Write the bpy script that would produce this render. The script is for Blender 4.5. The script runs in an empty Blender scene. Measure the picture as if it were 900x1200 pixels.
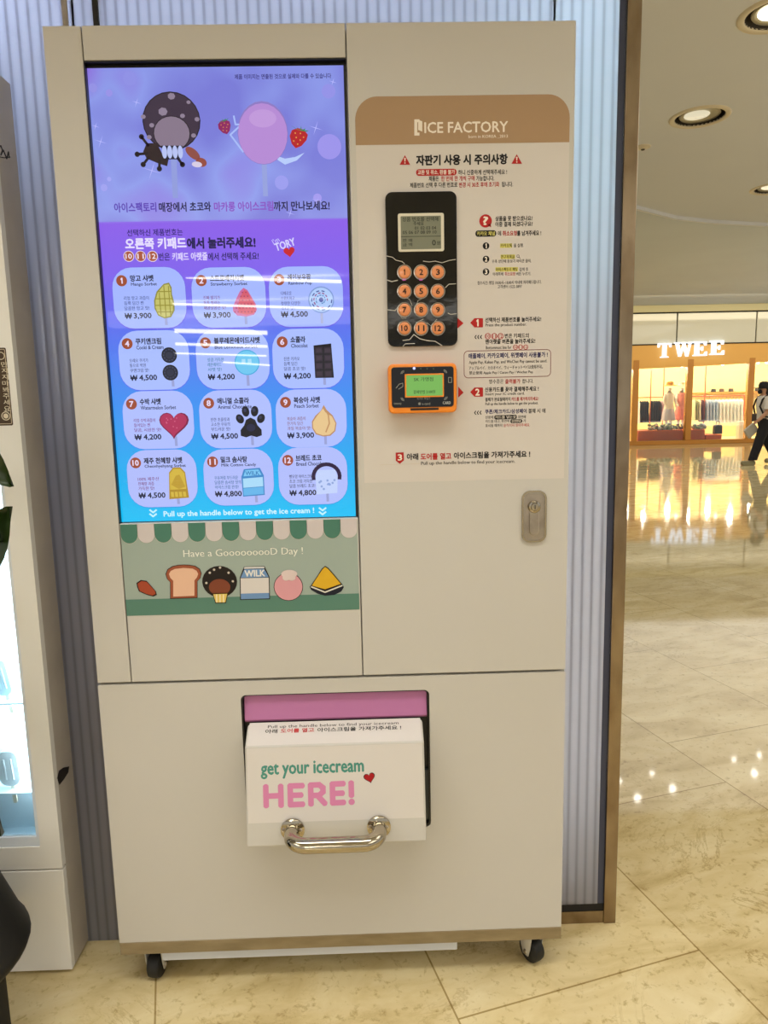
import bpy, bmesh, math, random
from mathutils import Vector, Matrix
from mathutils.geometry import tessellate_polygon
random.seed(7)
SC = bpy.context.scene
COL = SC.collection
PI = math.pi

# ------------------------------------------------------------------ camera
CAM = Vector((0.5866, -1.4512, 1.3005))
F_PX, PITCH, ROLL, YAW = 831.0, 0.1471, -0.0217, 0.0206
_f = Vector((math.sin(YAW)*math.cos(PITCH), math.cos(YAW)*math.cos(PITCH), -math.sin(PITCH)))
_r = Vector((math.cos(YAW), -math.sin(YAW), 0)); _u = _r.cross(_f)
RIGHT = _r*math.cos(ROLL)+_u*math.sin(ROLL); UP = -_r*math.sin(ROLL)+_u*math.cos(ROLL); FWD = _f
cd = bpy.data.cameras.new('camera'); cam = bpy.data.objects.new('camera', cd); COL.objects.link(cam)
cd.sensor_fit = 'VERTICAL'; cd.sensor_height = 24; cd.sensor_width = 18; cd.lens = F_PX/1200*24
cd.clip_start = .05; cd.clip_end = 100
M = Matrix((RIGHT, UP, -FWD)).transposed().to_4x4(); M.translation = CAM
cam.matrix_world = M
SC.camera = cam

# ------------------------------------------------------------------ light and exposure
SC.view_settings.view_transform = 'Standard'; SC.view_settings.look = 'None'
SC.view_settings.exposure = 0.0; SC.view_settings.gamma = 1; SC.view_settings.use_curve_mapping = False
W = bpy.data.worlds.new('World'); SC.world = W; W.use_nodes = True
W.node_tree.nodes['Background'].inputs[0].default_value = (1.0, .99, .96, 1)
W.node_tree.nodes['Background'].inputs[1].default_value = 0.66

def area(name, loc, size, energy, color, rot=(0,0,0), shape='RECTANGLE', spread=PI):
    l = bpy.data.lights.new(name, 'AREA'); l.shape = shape
    l.size = size[0]; l.size_y = size[1]; l.energy = energy; l.color = color; l.spread = spread
    o = bpy.data.objects.new(name, l); COL.objects.link(o); o.location = loc; o.rotation_euler = rot
    return o
WARM = (1, .975, .92)
area('ceiling_light_left', (-3.5, -3.6, 2.66), (2.2, 3.4), 84, WARM)
area('ceiling_light_right', (4.0, -3.2, 2.66), (2.6, 3.4), 54, WARM)
area('ceiling_light_over', (0.1, -.95, 2.66), (3.4, .5), 22, WARM, spread=math.radians(112))
area('ceiling_light_far', (0.5, -9.5, 2.66), (8, 2.0), 110, WARM)
area('ceiling_light_side', (3.8, 1.0, 2.66), (1.6, 3.0), 40, WARM)
area('bounce_light_near', (6.8, -1.5, .35), (4, 4), 95, (1, .97, .92), rot=(PI, 0, 0))  # unseen upward lamp added to brighten the near ceiling
area('bounce_light_hall', (15.2, 11, .35), (4, 8), 230, (1, .98, .95), rot=(PI, 0, 0))  # added off-frame uplight for the hall ceiling
area('hall_light_high', (7.5, 11, 3.98), (10, 8), 260, WARM)
for k_ in range(16):
    l_ = bpy.data.lights.new('shop_light', 'POINT'); l_.energy = 56; l_.shadow_soft_size = .07; l_.color = (1, .88, .68)
    o_ = bpy.data.objects.new('shop_light', l_); COL.objects.link(o_); o_.location = (5.2+1.4*(k_ % 8), 20.9+1.5*(k_//8), 2.4)
area('shop_front_fill', (10.5, 17.6, 4.0), (9, .5), 90, (1, .86, .60), rot=(math.radians(30), 0, 0))  # fill lamp added before the shop to light up its fascia

# ------------------------------------------------------------------ measuring: pixel of the photograph -> point on a real surface
def ray(u, v): return RIGHT*((u-450)/F_PX)+UP*((600-v)/F_PX)+FWD
def at(u, v, y=0.0):
    d = ray(u, v); return CAM+d*((y-CAM.y)/d.y)
def onz(u, v, z=0.0):
    d = ray(u, v); return CAM+d*((z-CAM.z)/d.z)

# ------------------------------------------------------------------ materials
def lin(h):
    h = h.lstrip('#'); c = [int(h[i:i+2], 16)/255 for i in (0, 2, 4)]
    return tuple(x/12.92 if x <= .04045 else ((x+.055)/1.055)**2.4 for x in c)
_mats = {}
def mat(name, color, rough=.5, metal=0, spec=.5, emit=0, trans=0, coat=0):
    if name in _mats: return _mats[name]
    m = bpy.data.materials.new(name); m.use_nodes = True
    b = m.node_tree.nodes['Principled BSDF']
    c = lin(color) if isinstance(color, str) else color
    if emit:
        b.inputs['Base Color'].default_value = (.01, .01, .01, 1)
        b.inputs['Emission Color'].default_value = (*c, 1); b.inputs['Emission Strength'].default_value = emit
    else: b.inputs['Base Color'].default_value = (*c, 1)
    b.inputs['Roughness'].default_value = rough; b.inputs['Metallic'].default_value = metal
    b.inputs['Specular IOR Level'].default_value = spec
    b.inputs['Transmission Weight'].default_value = trans; b.inputs['Coat Weight'].default_value = coat
    _mats[name] = m
    return m
def ink(h): return mat('ink_'+h.strip('#'), h, .5, spec=.3)
def lit(h, k=1.0): return mat('lit_%s_%.2f' % (h.strip('#'), k), h, .018, spec=.4, emit=k)
def nodes(m): return m.node_tree.nodes, m.node_tree.links, m.node_tree.nodes['Principled BSDF']
def ramp(nt, stops):
    r = nt.nodes.new('ShaderNodeValToRGB'); e = r.color_ramp.elements
    while len(e) < len(stops): e.new(.5)
    for i, (p, c) in enumerate(stops):
        e[i].position = p; e[i].color = (*(lin(c) if isinstance(c, str) else c), 1)
    return r
def noise_mat(name, c1, c2, scale, rough, metal=0, bump=0, stretch=(1, 1, 1), spec=.5, detail=4):
    m = mat(name, c1, rough, metal, spec); N, L, b = nodes(m)
    tc = N.new('ShaderNodeTexCoord'); mp = N.new('ShaderNodeMapping'); mp.inputs['Scale'].default_value = stretch
    n = N.new('ShaderNodeTexNoise'); n.inputs['Scale'].default_value = scale; n.inputs['Detail'].default_value = detail
    r = ramp(m.node_tree, [(.3, c1), (.7, c2)])
    L.new(tc.outputs['Object'], mp.inputs[0]); L.new(mp.outputs[0], n.inputs['Vector']); L.new(n.outputs['Fac'], r.inputs[0])
    L.new(r.outputs[0], b.inputs['Base Color'])
    if bump:
        bp = N.new('ShaderNodeBump'); bp.inputs['Strength'].default_value = bump; bp.inputs['Distance'].default_value = .002
        L.new(n.outputs['Fac'], bp.inputs['Height']); L.new(bp.outputs[0], b.inputs['Normal'])
    return m
CREAM = noise_mat('cream_paint', '#c5c1b9', '#c9c5be', 2.2, .42, spec=.35)
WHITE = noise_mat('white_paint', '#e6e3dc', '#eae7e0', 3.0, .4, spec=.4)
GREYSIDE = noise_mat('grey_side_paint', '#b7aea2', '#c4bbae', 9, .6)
DARK = mat('dark_gap', '#100d0b', .7)
BLACK = mat('black_plastic', '#0a0a0b', .35)
GLOSSBLACK = noise_mat('glossy_black_sheet', '#040405', '#08080a', 14, .06, bump=.25)
RUBBER = mat('black_rubber', '#0c0c0d', .55)
CHROME = mat('chrome', '#b3aa98', .06, 1)
STEEL = noise_mat('brushed_steel', '#a39a90', '#bdb4a8', 30, .28, 1)
ZINC = mat('zinc', '#d2d0cb', .4, .5)
PLINTH = noise_mat('worn_plinth_metal', '#a3957a', '#8d7f64', 12, .45, .6, bump=.3, stretch=(1, 1, 4))
POST = noise_mat('bronze_steel_post', '#85735c', '#a3927a', 7, .22, .9, stretch=(3, 3, 1.4))
PINK = mat('pink_plate', '#b873a4', .35)
GREYP = mat('dark_grey_plastic', '#4a4f4e', .5)
ORANGE = mat('orange_plastic', '#f08a1c', .35)
DKORANGE = mat('dark_orange_side', '#9c3a14', .4)
KEYO = mat('orange_key', '#e08a50', .3, coat=.6)
CHOC = '#2b2024'

# ------------------------------------------------------------------ mesh builder
class MB:
    def __init__(s): s.v, s.f, s.m, s.sm, s.mats = [], [], [], [], []
    def mi(s, m):
        if m not in s.mats: s.mats.append(m)
        return s.mats.index(m)
    def add(s, vs, fs, m, smooth=False):
        o = len(s.v); s.v += [tuple(v) for v in vs]; k = s.mi(m)
        for f in fs: s.f.append([i+o for i in f]); s.m.append(k); s.sm.append(smooth)
    def frombm(s, bm, m, smooth=False):
        bm.verts.index_update(); s.add([v.co[:] for v in bm.verts], [[v.index for v in f.verts] for f in bm.faces], m, smooth); bm.free()
    def box(s, x0, x1, y0, y1, z0, z1, m, bev=0, seg=1):
        bm = bmesh.new(); bmesh.ops.create_cube(bm, size=1)
        for v in bm.verts: v.co = Vector(((x0+x1)/2+v.co.x*(x1-x0), (y0+y1)/2+v.co.y*(y1-y0), (z0+z1)/2+v.co.z*(z1-z0)))
        if bev: bmesh.ops.bevel(bm, geom=bm.edges[:], offset=bev, segments=seg, affect='EDGES', profile=.5)
        s.frombm(bm, m)
    def prism(s, pts, d, m, bev=0):
        """closed outline (list of Vectors, one plane) pushed along vector d"""
        bm = bmesh.new(); a = [bm.verts.new(p) for p in pts]; f = bm.faces.new(a)
        r = bmesh.ops.extrude_face_region(bm, geom=[f])
        for g in r['geom']:
            if isinstance(g, bmesh.types.BMVert): g.co += Vector(d)
        bmesh.ops.recalc_face_normals(bm, faces=bm.faces[:])
        if bev: bmesh.ops.bevel(bm, geom=bm.edges[:], offset=bev, segments=2, affect='EDGES', profile=.5)
        s.frombm(bm, m)
    def tube(s, path, rad, m, n=12, cap=True):
        P = [Vector(p) for p in path]; vs = []; fs = []
        rads = rad if isinstance(rad, (list, tuple)) else [rad]*len(P)
        up = None
        for i, p in enumerate(P):
            t = (P[min(i+1, len(P)-1)]-P[max(i-1, 0)]).normalized()
            if up is None: up = t.orthogonal().normalized()
            up = (up-t*up.dot(t)).normalized(); w = t.cross(up)
            for k in range(n):
                a = 2*PI*k/n; vs.append(p+(up*math.cos(a)+w*math.sin(a))*rads[i])
        for i in range(len(P)-1):
            for k in range(n): fs.append([i*n+k, i*n+(k+1) % n, (i+1)*n+(k+1) % n, (i+1)*n+k])
        s.add(vs, fs, m, True)
        if cap: s.add(vs[:n], [list(range(n))[::-1]], m); s.add(vs[-n:], [list(range(n))], m)
    def lathe(s, prof, m, c=(0, 0, 0), axis='Z', n=28, smooth=True):
        vs = []; fs = []; c = Vector(c)
        for r, h in prof:
            for k in range(n):
                a = 2*PI*k/n; p = (r*math.cos(a), r*math.sin(a), h)
                if axis == 'Y': p = (p[0], h, p[1])
                if axis == 'X': p = (h, p[0], p[1])
                vs.append(c+Vector(p))
        for i in range(len(prof)-1):
            for k in range(n): fs.append([i*n+k, i*n+(k+1) % n, (i+1)*n+(k+1) % n, (i+1)*n+k])
        s.add(vs, fs, m, smooth)
    def ball(s, c, r, m, n=12):
        bm = bmesh.new(); bmesh.ops.create_uvsphere(bm, u_segments=n*2, v_segments=n, radius=1)
        r = r if isinstance(r, (tuple, list)) else (r, r, r)
        for v in bm.verts: v.co = Vector((c[0]+v.co.x*r[0], c[1]+v.co.y*r[1], c[2]+v.co.z*r[2]))
        s.frombm(bm, m, True)
    def build(s, name, parent=None, base=None, sharp=40):
        o0 = Vector(parent['_w']) if parent is not None else Vector(base or (0, 0, 0))
        me = bpy.data.meshes.new(name); me.from_pydata([tuple(Vector(v)-o0) for v in s.v], [], s.f)
        for m in s.mats: me.materials.append(m)
        me.polygons.foreach_set('material_index', s.m); me.polygons.foreach_set('use_smooth', s.sm); me.update()
        if any(s.sm): me.set_sharp_from_angle(angle=math.radians(sharp))
        o = bpy.data.objects.new(name, me); COL.objects.link(o)
        if parent is not None: o.parent = parent
        else: o.location = o0
        o['_w'] = tuple(o0)
        return o
def tag(o, label, cat, group=None, kind=None):
    o['label'] = label; o['category'] = cat
    if group: o['group'] = group
    if kind: o['kind'] = kind
    return o
def thing(name, label, cat, loc=(0, 0, 0), group=None):
    o = bpy.data.objects.new(name, None); COL.objects.link(o); o.location = loc; o.empty_display_size = .1
    o['_w'] = tuple(loc); return tag(o, label, cat, group)
def struct(name, mb, label=None):
    o = mb.build(name); o['kind'] = 'structure'
    if label: o['label'] = label
    return o

# ------------------------------------------------------------------ print on a flat surface
EPS = .00022
_tc = {}
def tmesh(s, bold):
    k = (s, bold)
    if k not in _tc:
        c = bpy.data.curves.new('t', 'FONT'); c.body = s; c.size = 1; c.resolution_u = 2; c.fill_mode = 'FRONT'
        o = bpy.data.objects.new('t', c); me = o.to_mesh()
        vs = [(v.co.x, v.co.y) for v in me.vertices]; fs = [list(p.vertices) for p in me.polygons]
        o.to_mesh_clear(); bpy.data.objects.remove(o); bpy.data.curves.remove(c)
        x0 = min(v[0] for v in vs); x1 = max(v[0] for v in vs); y0 = min(v[1] for v in vs); y1 = max(v[1] for v in vs)
        _tc[k] = ([((x-x0)/(x1-x0), (y-(y0+y1)/2)/(y1-y0)) for x, y in vs], fs, (x1-x0)/(y1-y0))
    return _tc[k]
_one = [(.42, 0), (.72, 0), (.72, 1), (.44, 1), (.12, .80), (.22, .64), (.42, .74)]
_tc[('1', 0)] = ([(.5+(x-.42)*.75, y-.5) for x, y in _one], [[4, 5, 6], [3, 4, 6], [6, 0, 1], [6, 1, 2], [6, 2, 3]], .5)
class Pr:
    def __init__(s, mb, O, U=(1, 0, 0), V=(0, 0, 1)):
        s.mb = mb; s.O = Vector(O); s.U = Vector(U).normalized(); s.V = Vector(V).normalized(); s.N = s.U.cross(s.V); s.j = 0
    def ab(s, u, v):
        d = ray(u, v); p = CAM+d*((s.O-CAM).dot(s.N)/d.dot(s.N))-s.O
        return (p.dot(s.U), p.dot(s.V))
    def sc(s, u, v): return s.ab(u+1, v)[0]-s.ab(u, v)[0]
    def P(s, a, b, l): return s.O+s.U*a+s.V*b+s.N*(EPS*l)
    def apoly(s, pts, m, l=1, holes=()):
        loops = [[Vector((a, b, 0)) for a, b in pts]]+[[Vector((a, b, 0)) for a, b in h] for h in holes]
        flat = [p for lp in loops for p in lp]; tr = tessellate_polygon(loops); fs = []
        for t in tr:
            A, B, C = (flat[i] for i in t)
            fs.append(list(t) if (B-A).cross(C-A).z > 0 else list(t)[::-1])
        s.mb.add([s.P(p.x, p.y, l) for p in flat], fs, m)
    def poly(s, px, m, l=1): s.apoly([s.ab(*p) for p in px], m, l)
    def circ(s, u, v, r, m, l=1, ry=None, rot=0, n=24, hole=None):
        a, b = s.ab(u, v); k = s.sc(u, v); ry = ry or r; c, w = math.cos(rot), math.sin(rot)
        def ring(f): return [(a+k*f*(r*math.cos(t)*c-ry*math.sin(t)*w), b+k*f*(r*math.cos(t)*w+ry*math.sin(t)*c)) for t in (2*PI*i/n for i in range(n))]
        s.apoly(ring(1), m, l, [ring(hole)] if hole else ())
    def rr(s, u0, v0, u1, v1, r, m, l=1, hole=0):
        a0, b1 = s.ab(u0, v0); a1, b0 = s.ab(u1, v1); k = s.sc((u0+u1)/2, (v0+v1)/2); R = r*k
        s.apoly(rrect(a0, a1, b0, b1, R), m, l, [rrect(a0+hole*k, a1-hole*k, b0+hole*k, b1-hole*k, max(R-hole*k, R*.4))] if hole else ())
    def line(s, px, w, m, l=1, closed=False):
        pts = [Vector(s.ab(*p)) for p in px]; k = s.sc(*px[0])*w/2
        if closed: pts.append(pts[0])
        for A, B in zip(pts, pts[1:]):
            if (B-A).length < 1e-7: continue
            d = (B-A).normalized()*k; n = Vector((-d.y, d.x)); A2, B2 = A-d*.5, B+d*.5
            s.apoly([A2+n, A2-n, B2-n, B2+n], m, l+.05*s.j); s.j = (s.j+1) % 4
    def text(s, t, u0, u1, v, h, m, l=1, bold=.0, v1=None, rot=0):
        bold = max(bold, .013)
        vs, fs, asp = tmesh(t, 0); A = s.ab(u0, v); B = s.ab(u1, v1 if v1 is not None else v)
        k = s.sc((u0+u1)/2, v); hh = h*k; a0 = A[0]; w = B[0]-A[0]; b = (A[1]+B[1])/2
        c, q = math.cos(rot), math.sin(rot)
        def f(x, y):
            X, Y = (x-.5)*w, y*hh; return (a0+w/2+X*c-Y*q, b+X*q+Y*c)
        # heavier type is the same outline laid down a few times, slightly shifted
        d = bold*hh*.9; sh = [(0, 0)] if bold <= 0 else [(-d, 0), (d, 0)] if bold < .02 else [(0, 0), (-d, 0), (d, 0), (0, -d), (0, d)] if bold < .04 else [(0, 0)]+[(d*math.cos(q_*PI/4), d*math.sin(q_*PI/4)) for q_ in range(8)]
        for j, (dx, dy) in enumerate(sh):
            s.mb.add([s.P(*(Vector(f(x, y))+Vector((dx, dy))), l+.07*j) for x, y in vs], fs, m)
def rrect(a0, a1, b0, b1, R, n=6):
    R = min(R, (a1-a0)/2, (b1-b0)/2); out = []
    for cx, cy, t in ((a1-R, b1-R, 0), (a0+R, b1-R, 90), (a0+R, b0+R, 180), (a1-R, b0+R, 270)):
        for i in range(n+1):
            A = math.radians(t+90*i/n); out.append((cx+R*math.cos(A), cy+R*math.sin(A)))
    return out
def plate(mb, outline, holes, y0, y1, m):
    """flat plate in the xz plane with holes, front at y0, back at y1"""
    p = Pr(mb, (0, y0, 0)); p.apoly(outline, m, 0, holes)
    for lp in [outline]+list(holes):
        n = len(lp); vs = [(a, y0, b) for a, b in lp]+[(a, y1, b) for a, b in lp]
        mb.add(vs, [[i, (i+1) % n, n+(i+1) % n, n+i] for i in range(n)], m)
def rbox(mb, a0, a1, b0, b1, R, y0, y1, m, bev=0):
    """rounded-corner slab in the xz plane from y0 (front) to y1"""
    mb.prism([Vector((a, y0, b)) for a, b in rrect(a0, a1, b0, b1, R)], (0, y1-y0, 0), m, bev)

# =================================================================== SETTING
# marble floor: tiles laid at 16 degrees
fm = mat('polished_marble', '#cdb588', .05, spec=.5); N, L, b = nodes(fm)
tc = N.new('ShaderNodeTexCoord'); mp = N.new('ShaderNodeMapping')
mp.inputs['Rotation'].default_value = (0, 0, math.radians(-15.5)); L.new(tc.outputs['Object'], mp.inputs[0])
def fbm(scale, stretch, detail=6, dist=0.0, rough=.6):
    q = N.new('ShaderNodeMapping'); q.inputs['Scale'].default_value = stretch; L.new(mp.outputs[0], q.inputs[0])
    n = N.new('ShaderNodeTexNoise'); n.inputs['Scale'].default_value = scale; n.inputs['Detail'].default_value = detail
    n.inputs['Distortion'].default_value = dist; n.inputs['Roughness'].default_value = rough; L.new(q.outputs[0], n.inputs['Vector']); return n
n1 = fbm(3.4, (1, 2.4, 1), 9, .8); r1 = ramp(fm.node_tree, [(.30, '#c6b07c'), (.5, '#dfcc9b'), (.70, '#ecddb2')]); L.new(n1.outputs['Fac'], r1.inputs[0])
n2 = fbm(1.6, (1, 1.8, 1), 10, 1.4, .72); r2 = ramp(fm.node_tree, [(.487, (1, 1, 1)), (.5, (.60, .52, .38)), (.513, (1, 1, 1))]); L.new(n2.outputs['Fac'], r2.inputs[0])
n2b = fbm(.9, (1, 1, 1), 3); r2b = ramp(fm.node_tree, [(.50, (0, 0, 0)), (.66, (.9, .9, .9))]); L.new(n2b.outputs['Fac'], r2b.inputs[0])
n3 = fbm(38, (1, 1, 1), 4, .3, .7); r3 = ramp(fm.node_tree, [(.31, (.62, .55, .42)), (.44, (1, 1, 1))]); L.new(n3.outputs['Fac'], r3.inputs[0])
def mix(kind, fac, a, bb):
    x = N.new('ShaderNodeMix'); x.data_type = 'RGBA'; x.blend_type = kind
    if isinstance(fac, (int, float)): x.inputs['Factor'].default_value = fac
    else: L.new(fac, x.inputs['Factor'])
    L.new(a, x.inputs['A']); L.new(bb, x.inputs['B']); return x.outputs['Result']
c = mix('MULTIPLY', r2b.outputs[0], r1.outputs[0], r2.outputs[0])
c = mix('MULTIPLY', .8, c, r3.outputs[0])
bk = N.new('ShaderNodeTexBrick'); bk.offset = .337; bk.squash = 1
for k, val in (('Scale', 1.0), ('Mortar Size', .0022), ('Mortar Smooth', .1), ('Brick Width', .9), ('Row Height', .622), ('Bias', 0)): bk.inputs[k].default_value = val
bk.inputs['Color1'].default_value = (.92, .91, .88, 1); bk.inputs['Color2'].default_value = (1, 1, 1, 1); bk.inputs['Mortar'].default_value = (.50, .43, .30, 1)
q = N.new('ShaderNodeMapping'); q.inputs['Rotation'].default_value = (0, 0, math.radians(90)); q.inputs['Location'].default_value = (.289, .552, 0)
L.new(mp.outputs[0], q.inputs[0]); L.new(q.outputs[0], bk.inputs['Vector'])
c = mix('MULTIPLY', 1.0, c, bk.outputs['Color']); L.new(c, b.inputs['Base Color'])
mb = MB(); mb.add([(-10, -16, 0), (22, -16, 0), (22, 26, 0), (-10, 26, 0)], [[0, 1, 2, 3]], fm); struct('floor', mb)

CEIL = noise_mat('ceiling_paint', '#dee0e6', '#e2e4e9', 1.2, .8, spec=.2)
CEIL2 = noise_mat('hall_ceiling_paint', '#bcc3cb', '#c2c9d0', .6, .7, spec=.2)
edge = [(-10, 3.0), (1.2, 3.05), (2.1, 3.5), (2.55, 3.875), (3.0, 4.2), (3.35, 4.34), (3.87, 4.47), (6, 4.95), (12, 6.0), (22, 7.5)]
HOLES = [((2.285, 2.305), .118), ((2.14, 1.36), .118), ((3.36, 3.53), .118)]
mb = MB()
outer = [(-10, -16), (22, -16)]+edge[::-1]
pr = Pr(mb, (0, 0, 2.7), (1, 0, 0), (0, -1, 0))
circs = [[(cx+r*math.cos(t), -(cy+r*math.sin(t))) for t in (2*PI*i/32 for i in range(32))] for (cx, cy), r in HOLES]
pr.apoly([(x, -y) for x, y in outer], CEIL, 0, circs)
struct('ceiling', mb)
mb = MB()
for (xa, ya), (xb, yb) in zip(edge, edge[1:]):
    mb.add([(xa, ya, 2.70), (xb, yb, 2.70), (xb, yb, 4.05), (xa, ya, 4.05)], [[0, 1, 2, 3]], CEIL)
    d = Vector((xb-xa, yb-ya, 0)).normalized(); n = Vector((-d.y, d.x, 0))*.025
    A, B = Vector((xa, ya, 0)), Vector((xb, yb, 0))
    mb.add([A+Vector((0, 0, 2.675)), B+Vector((0, 0, 2.675)), B+n+Vector((0, 0, 2.675)), A+n+Vector((0, 0, 2.675)),
            A+Vector((0, 0, 2.702)), B+Vector((0, 0, 2.702)), B+n+Vector((0, 0, 2.702)), A+n+Vector((0, 0, 2.702))],
           [[3, 2, 1, 0], [0, 1, 5, 4], [2, 3, 7, 6]], CEIL)
struct('trim_1', mb)
mb = MB(); mb.add([(-10, 2, 4.05), (22, 2, 4.05), (22, 26, 4.05), (-10, 26, 4.05)], [[3, 2, 1, 0]], CEIL2); struct('ceiling_hall', mb)

# ribbed translucent wall of the kiosk, lit from inside its cavity
rib = bpy.data.materials.new('ribbed_polycarbonate'); rib.use_nodes = True
N, L = rib.node_tree.nodes, rib.node_tree.links; N.remove(N['Principled BSDF']); out = N['Material Output']
tcn = N.new('ShaderNodeTexCoord'); wv = N.new('ShaderNodeTexWave'); wv.wave_type = 'BANDS'; wv.bands_direction = 'X'
wv.inputs['Scale'].default_value = 1/.0225*0.314; wv.inputs['Distortion'].default_value = .0
L.new(tcn.outputs['Object'], wv.inputs['Vector'])
rw = ramp(rib.node_tree, [(.05, (.60, .63, .69)), (.22, (.74, .80, .90)), (.8, (.86, .91, .98))]); L.new(wv.outputs['Fac'], rw.inputs[0])
tl = N.new('ShaderNodeBsdfTranslucent'); L.new(rw.outputs[0], tl.inputs[0])
rd = ramp(rib.node_tree, [(.05, (.19, .165, .15)), (.3, (.25, .215, .195))]); L.new(wv.outputs['Fac'], rd.inputs[0])
df = N.new('ShaderNodeBsdfDiffuse'); L.new(rd.outputs[0], df.inputs[0])
gl = N.new('ShaderNodeBsdfGlossy'); gl.inputs['Roughness'].default_value = .18
bp = N.new('ShaderNodeBump'); bp.inputs['Strength'].default_value = .5; bp.inputs['Distance'].default_value = .002
L.new(wv.outputs['Fac'], bp.inputs['Height']); L.new(bp.outputs[0], gl.inputs['Normal'])
m1 = N.new('ShaderNodeMixShader'); m1.inputs[0].default_value = .5; L.new(tl.outputs[0], m1.inputs[1]); L.new(df.outputs[0], m1.inputs[2])
fr = N.new('ShaderNodeFresnel'); fr.inputs[0].default_value = 1.45
m2 = N.new('ShaderNodeMixShader'); L.new(fr.outputs[0], m2.inputs[0]); L.new(m1.outputs[0], m2.inputs[1]); L.new(gl.outputs[0], m2.inputs[2])
L.new(m2.outputs[0], out.inputs[0])
WY = .158
def sheet(name, x0, x1, z0, z1):
    mb = MB(); mb.box(x0, x1, WY, WY+.008, z0, z1, rib); struct(name, mb)
XS0 = at(103, 15, WY).x; XS1 = at(113, 10, WY)
sheet('wall_left', -2.2, .0032, 0, 2.69)
sheet('wall_right', .9968, 1.1355, .052, 2.69)
JX = at(112, 10, WY).x
sheet('wall_top', -.001, JX-.006, 2.0165, 2.69)
mb = MB(); mb.box(JX+.006, 1.001, WY, WY+.008, 2.0165, 2.69, rib); struct('wall_top_right', mb)
mb = MB(); mb.box(JX-.0055, JX+.0055, WY-.004, WY+.02, 2.0165, 2.69, BLACK); struct('trim_2', mb)
GX = at(76, 10, WY).x
mb = MB(); mb.box(GX-.006, GX+.006, WY-.003, WY+.0, 2.0165, 2.69, STEEL); struct('trim_3', mb)
mb = MB(); mb.box(1.0015, 1.151, WY-.002, WY+.012, 0, .033, POST); struct('trim_4', mb)
mb = MB(); mb.box(1.0015, 1.151, WY+.001, WY+.011, .033, .052, DARK); mb.box(1.136, 1.1505, WY+.001, WY+.011, .052, 2.69, mat('joint_strip', '#3a3f55', .4)); struct('trim_5', mb)
mb = MB(); mb.box(1.151, 1.181, WY-.006, .75, 0, 2.695, POST, .001); struct('trim_6', mb)
mb = MB(); mb.box(-2.2, 1.15, .42, .75, 0, 2.69, mat('cavity_white', '#e8ecf2', .7)); struct('wall_back', mb)
mb = MB(); mb.box(-2.21, -2.201, WY, .75, 0, 2.69, mat('cavity_white', '#e8ecf2', .7)); struct('wall_end', mb)
mb = MB(); mb.box(-.001, 1.001, .395, .419, 0, .088, DARK); mb.box(-.0012, .001, WY, .395, 0, .088, DARK); mb.box(.9992, 1.0012, WY, .395, 0, .088, DARK); struct('light_block_back', mb)  # unseen boards added to stop cavity light leaking out under the machine
area('kiosk_tube_top', (-.5, .29, 2.6), (3.1, .06), 70, (.74, .80, 1))
area('kiosk_tube_left', (-.9, .40, 2.2), (1.7, .6), 17, (.72, .78, 1), rot=(PI/2, 0, 0))
area('kiosk_fill_low', (1.085, .40, .85), (.10, 1.3), 8, (1, .90, .80), rot=(PI/2, 0, 0))  # added warm fill behind the lower right sheet, to warm its glow
area('kiosk_tube_right', (1.085, .40, 2.05), (.10, 1.0), 33, (.74, .98, 1), rot=(PI/2, 0, 0))

# =================================================================== VENDING MACHINE
VM = thing('vending_machine', 'tall cream ice cream vending machine with a big menu screen, standing on castors', 'vending machine', (.5, .1, 0))
X1, X2, ZT, ZU, ZL, ZB = .0714, .5639, 2.015, .7330, .7278, .12
PT = .02
g = .0011
ZSC = at(250, 68.8).z; ZSB = at(280, 610.5).z
mb = MB(); mb.box(.004, .996, PT+.001, .40, ZB, ZT-.002, CREAM, .002)
mb.build('cabinet_body', VM)
def panel(name, x0, x1, z0, z1):
    mb = MB(); mb.box(x0, x1, 0, PT, z0, z1, CREAM, .0016, 2); return mb.build(name, VM)
panel('left_stile', 0, X1-g, ZU, ZT)
panel('top_panel', X1+g, X2-g, ZSC, ZT)
panel('infill_panel', X1+g, X2-g, ZU, ZSB)
door = panel('right_door', X2+g, 1, ZU, ZT)
# lower panel with the hatch opening
OX0, OX1 = at(283, 840).x, at(504, 880).x
OZ1 = at(393, 811.5).z; OZ0 = at(505, 969).z
mb = MB(); plate(mb, rrect(0, 1, ZB, ZL, .002, 2), [rrect(OX0, OX1, OZ0, OZ1, .012)], 0, PT, CREAM); mb.build('lower_panel', VM)
mb = MB(); mb.box(0, 1, .0, .39, ZB-.031, ZB-.001, PLINTH, .001); mb.build('plinth', VM)
# dark lining of the hatch opening
mb = MB()
mb.box(OX0-.01, OX1+.01, PT-.002, PT-.0005, OZ0-.012, OZ0, DARK)
mb.box(OX0+.0005, OX1-.0005, .0195, .0199, OZ0+.001, OZ1-.001, BLACK)
plate(mb, rrect(OX0+.0003, OX1-.0003, OZ0+.0003, OZ1-.0003, .012), [rrect(OX0+.0035, OX1-.0035, OZ0+.004, OZ1-.003, .010)], .003, .0195, BLACK)
mb.box(OX1-.011, OX1-.0035, .012, .0195, OZ0+.01, at(500, 905).z, GREYP)
mb.build('hatch_lining', VM)
zp0 = at(393, 843, .01).z
mb = MB(); mb.prism([Vector((OX0+.005, y, z)) for y, z in ((.0185, OZ1-.0045), (.0135, OZ1-.0045), (.006, zp0+.006), (.010, zp0), (.0185, zp0))], (OX1-OX0-.010, 0, 0), PINK, .0012)
mb.build('hatch_plate', VM)

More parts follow.
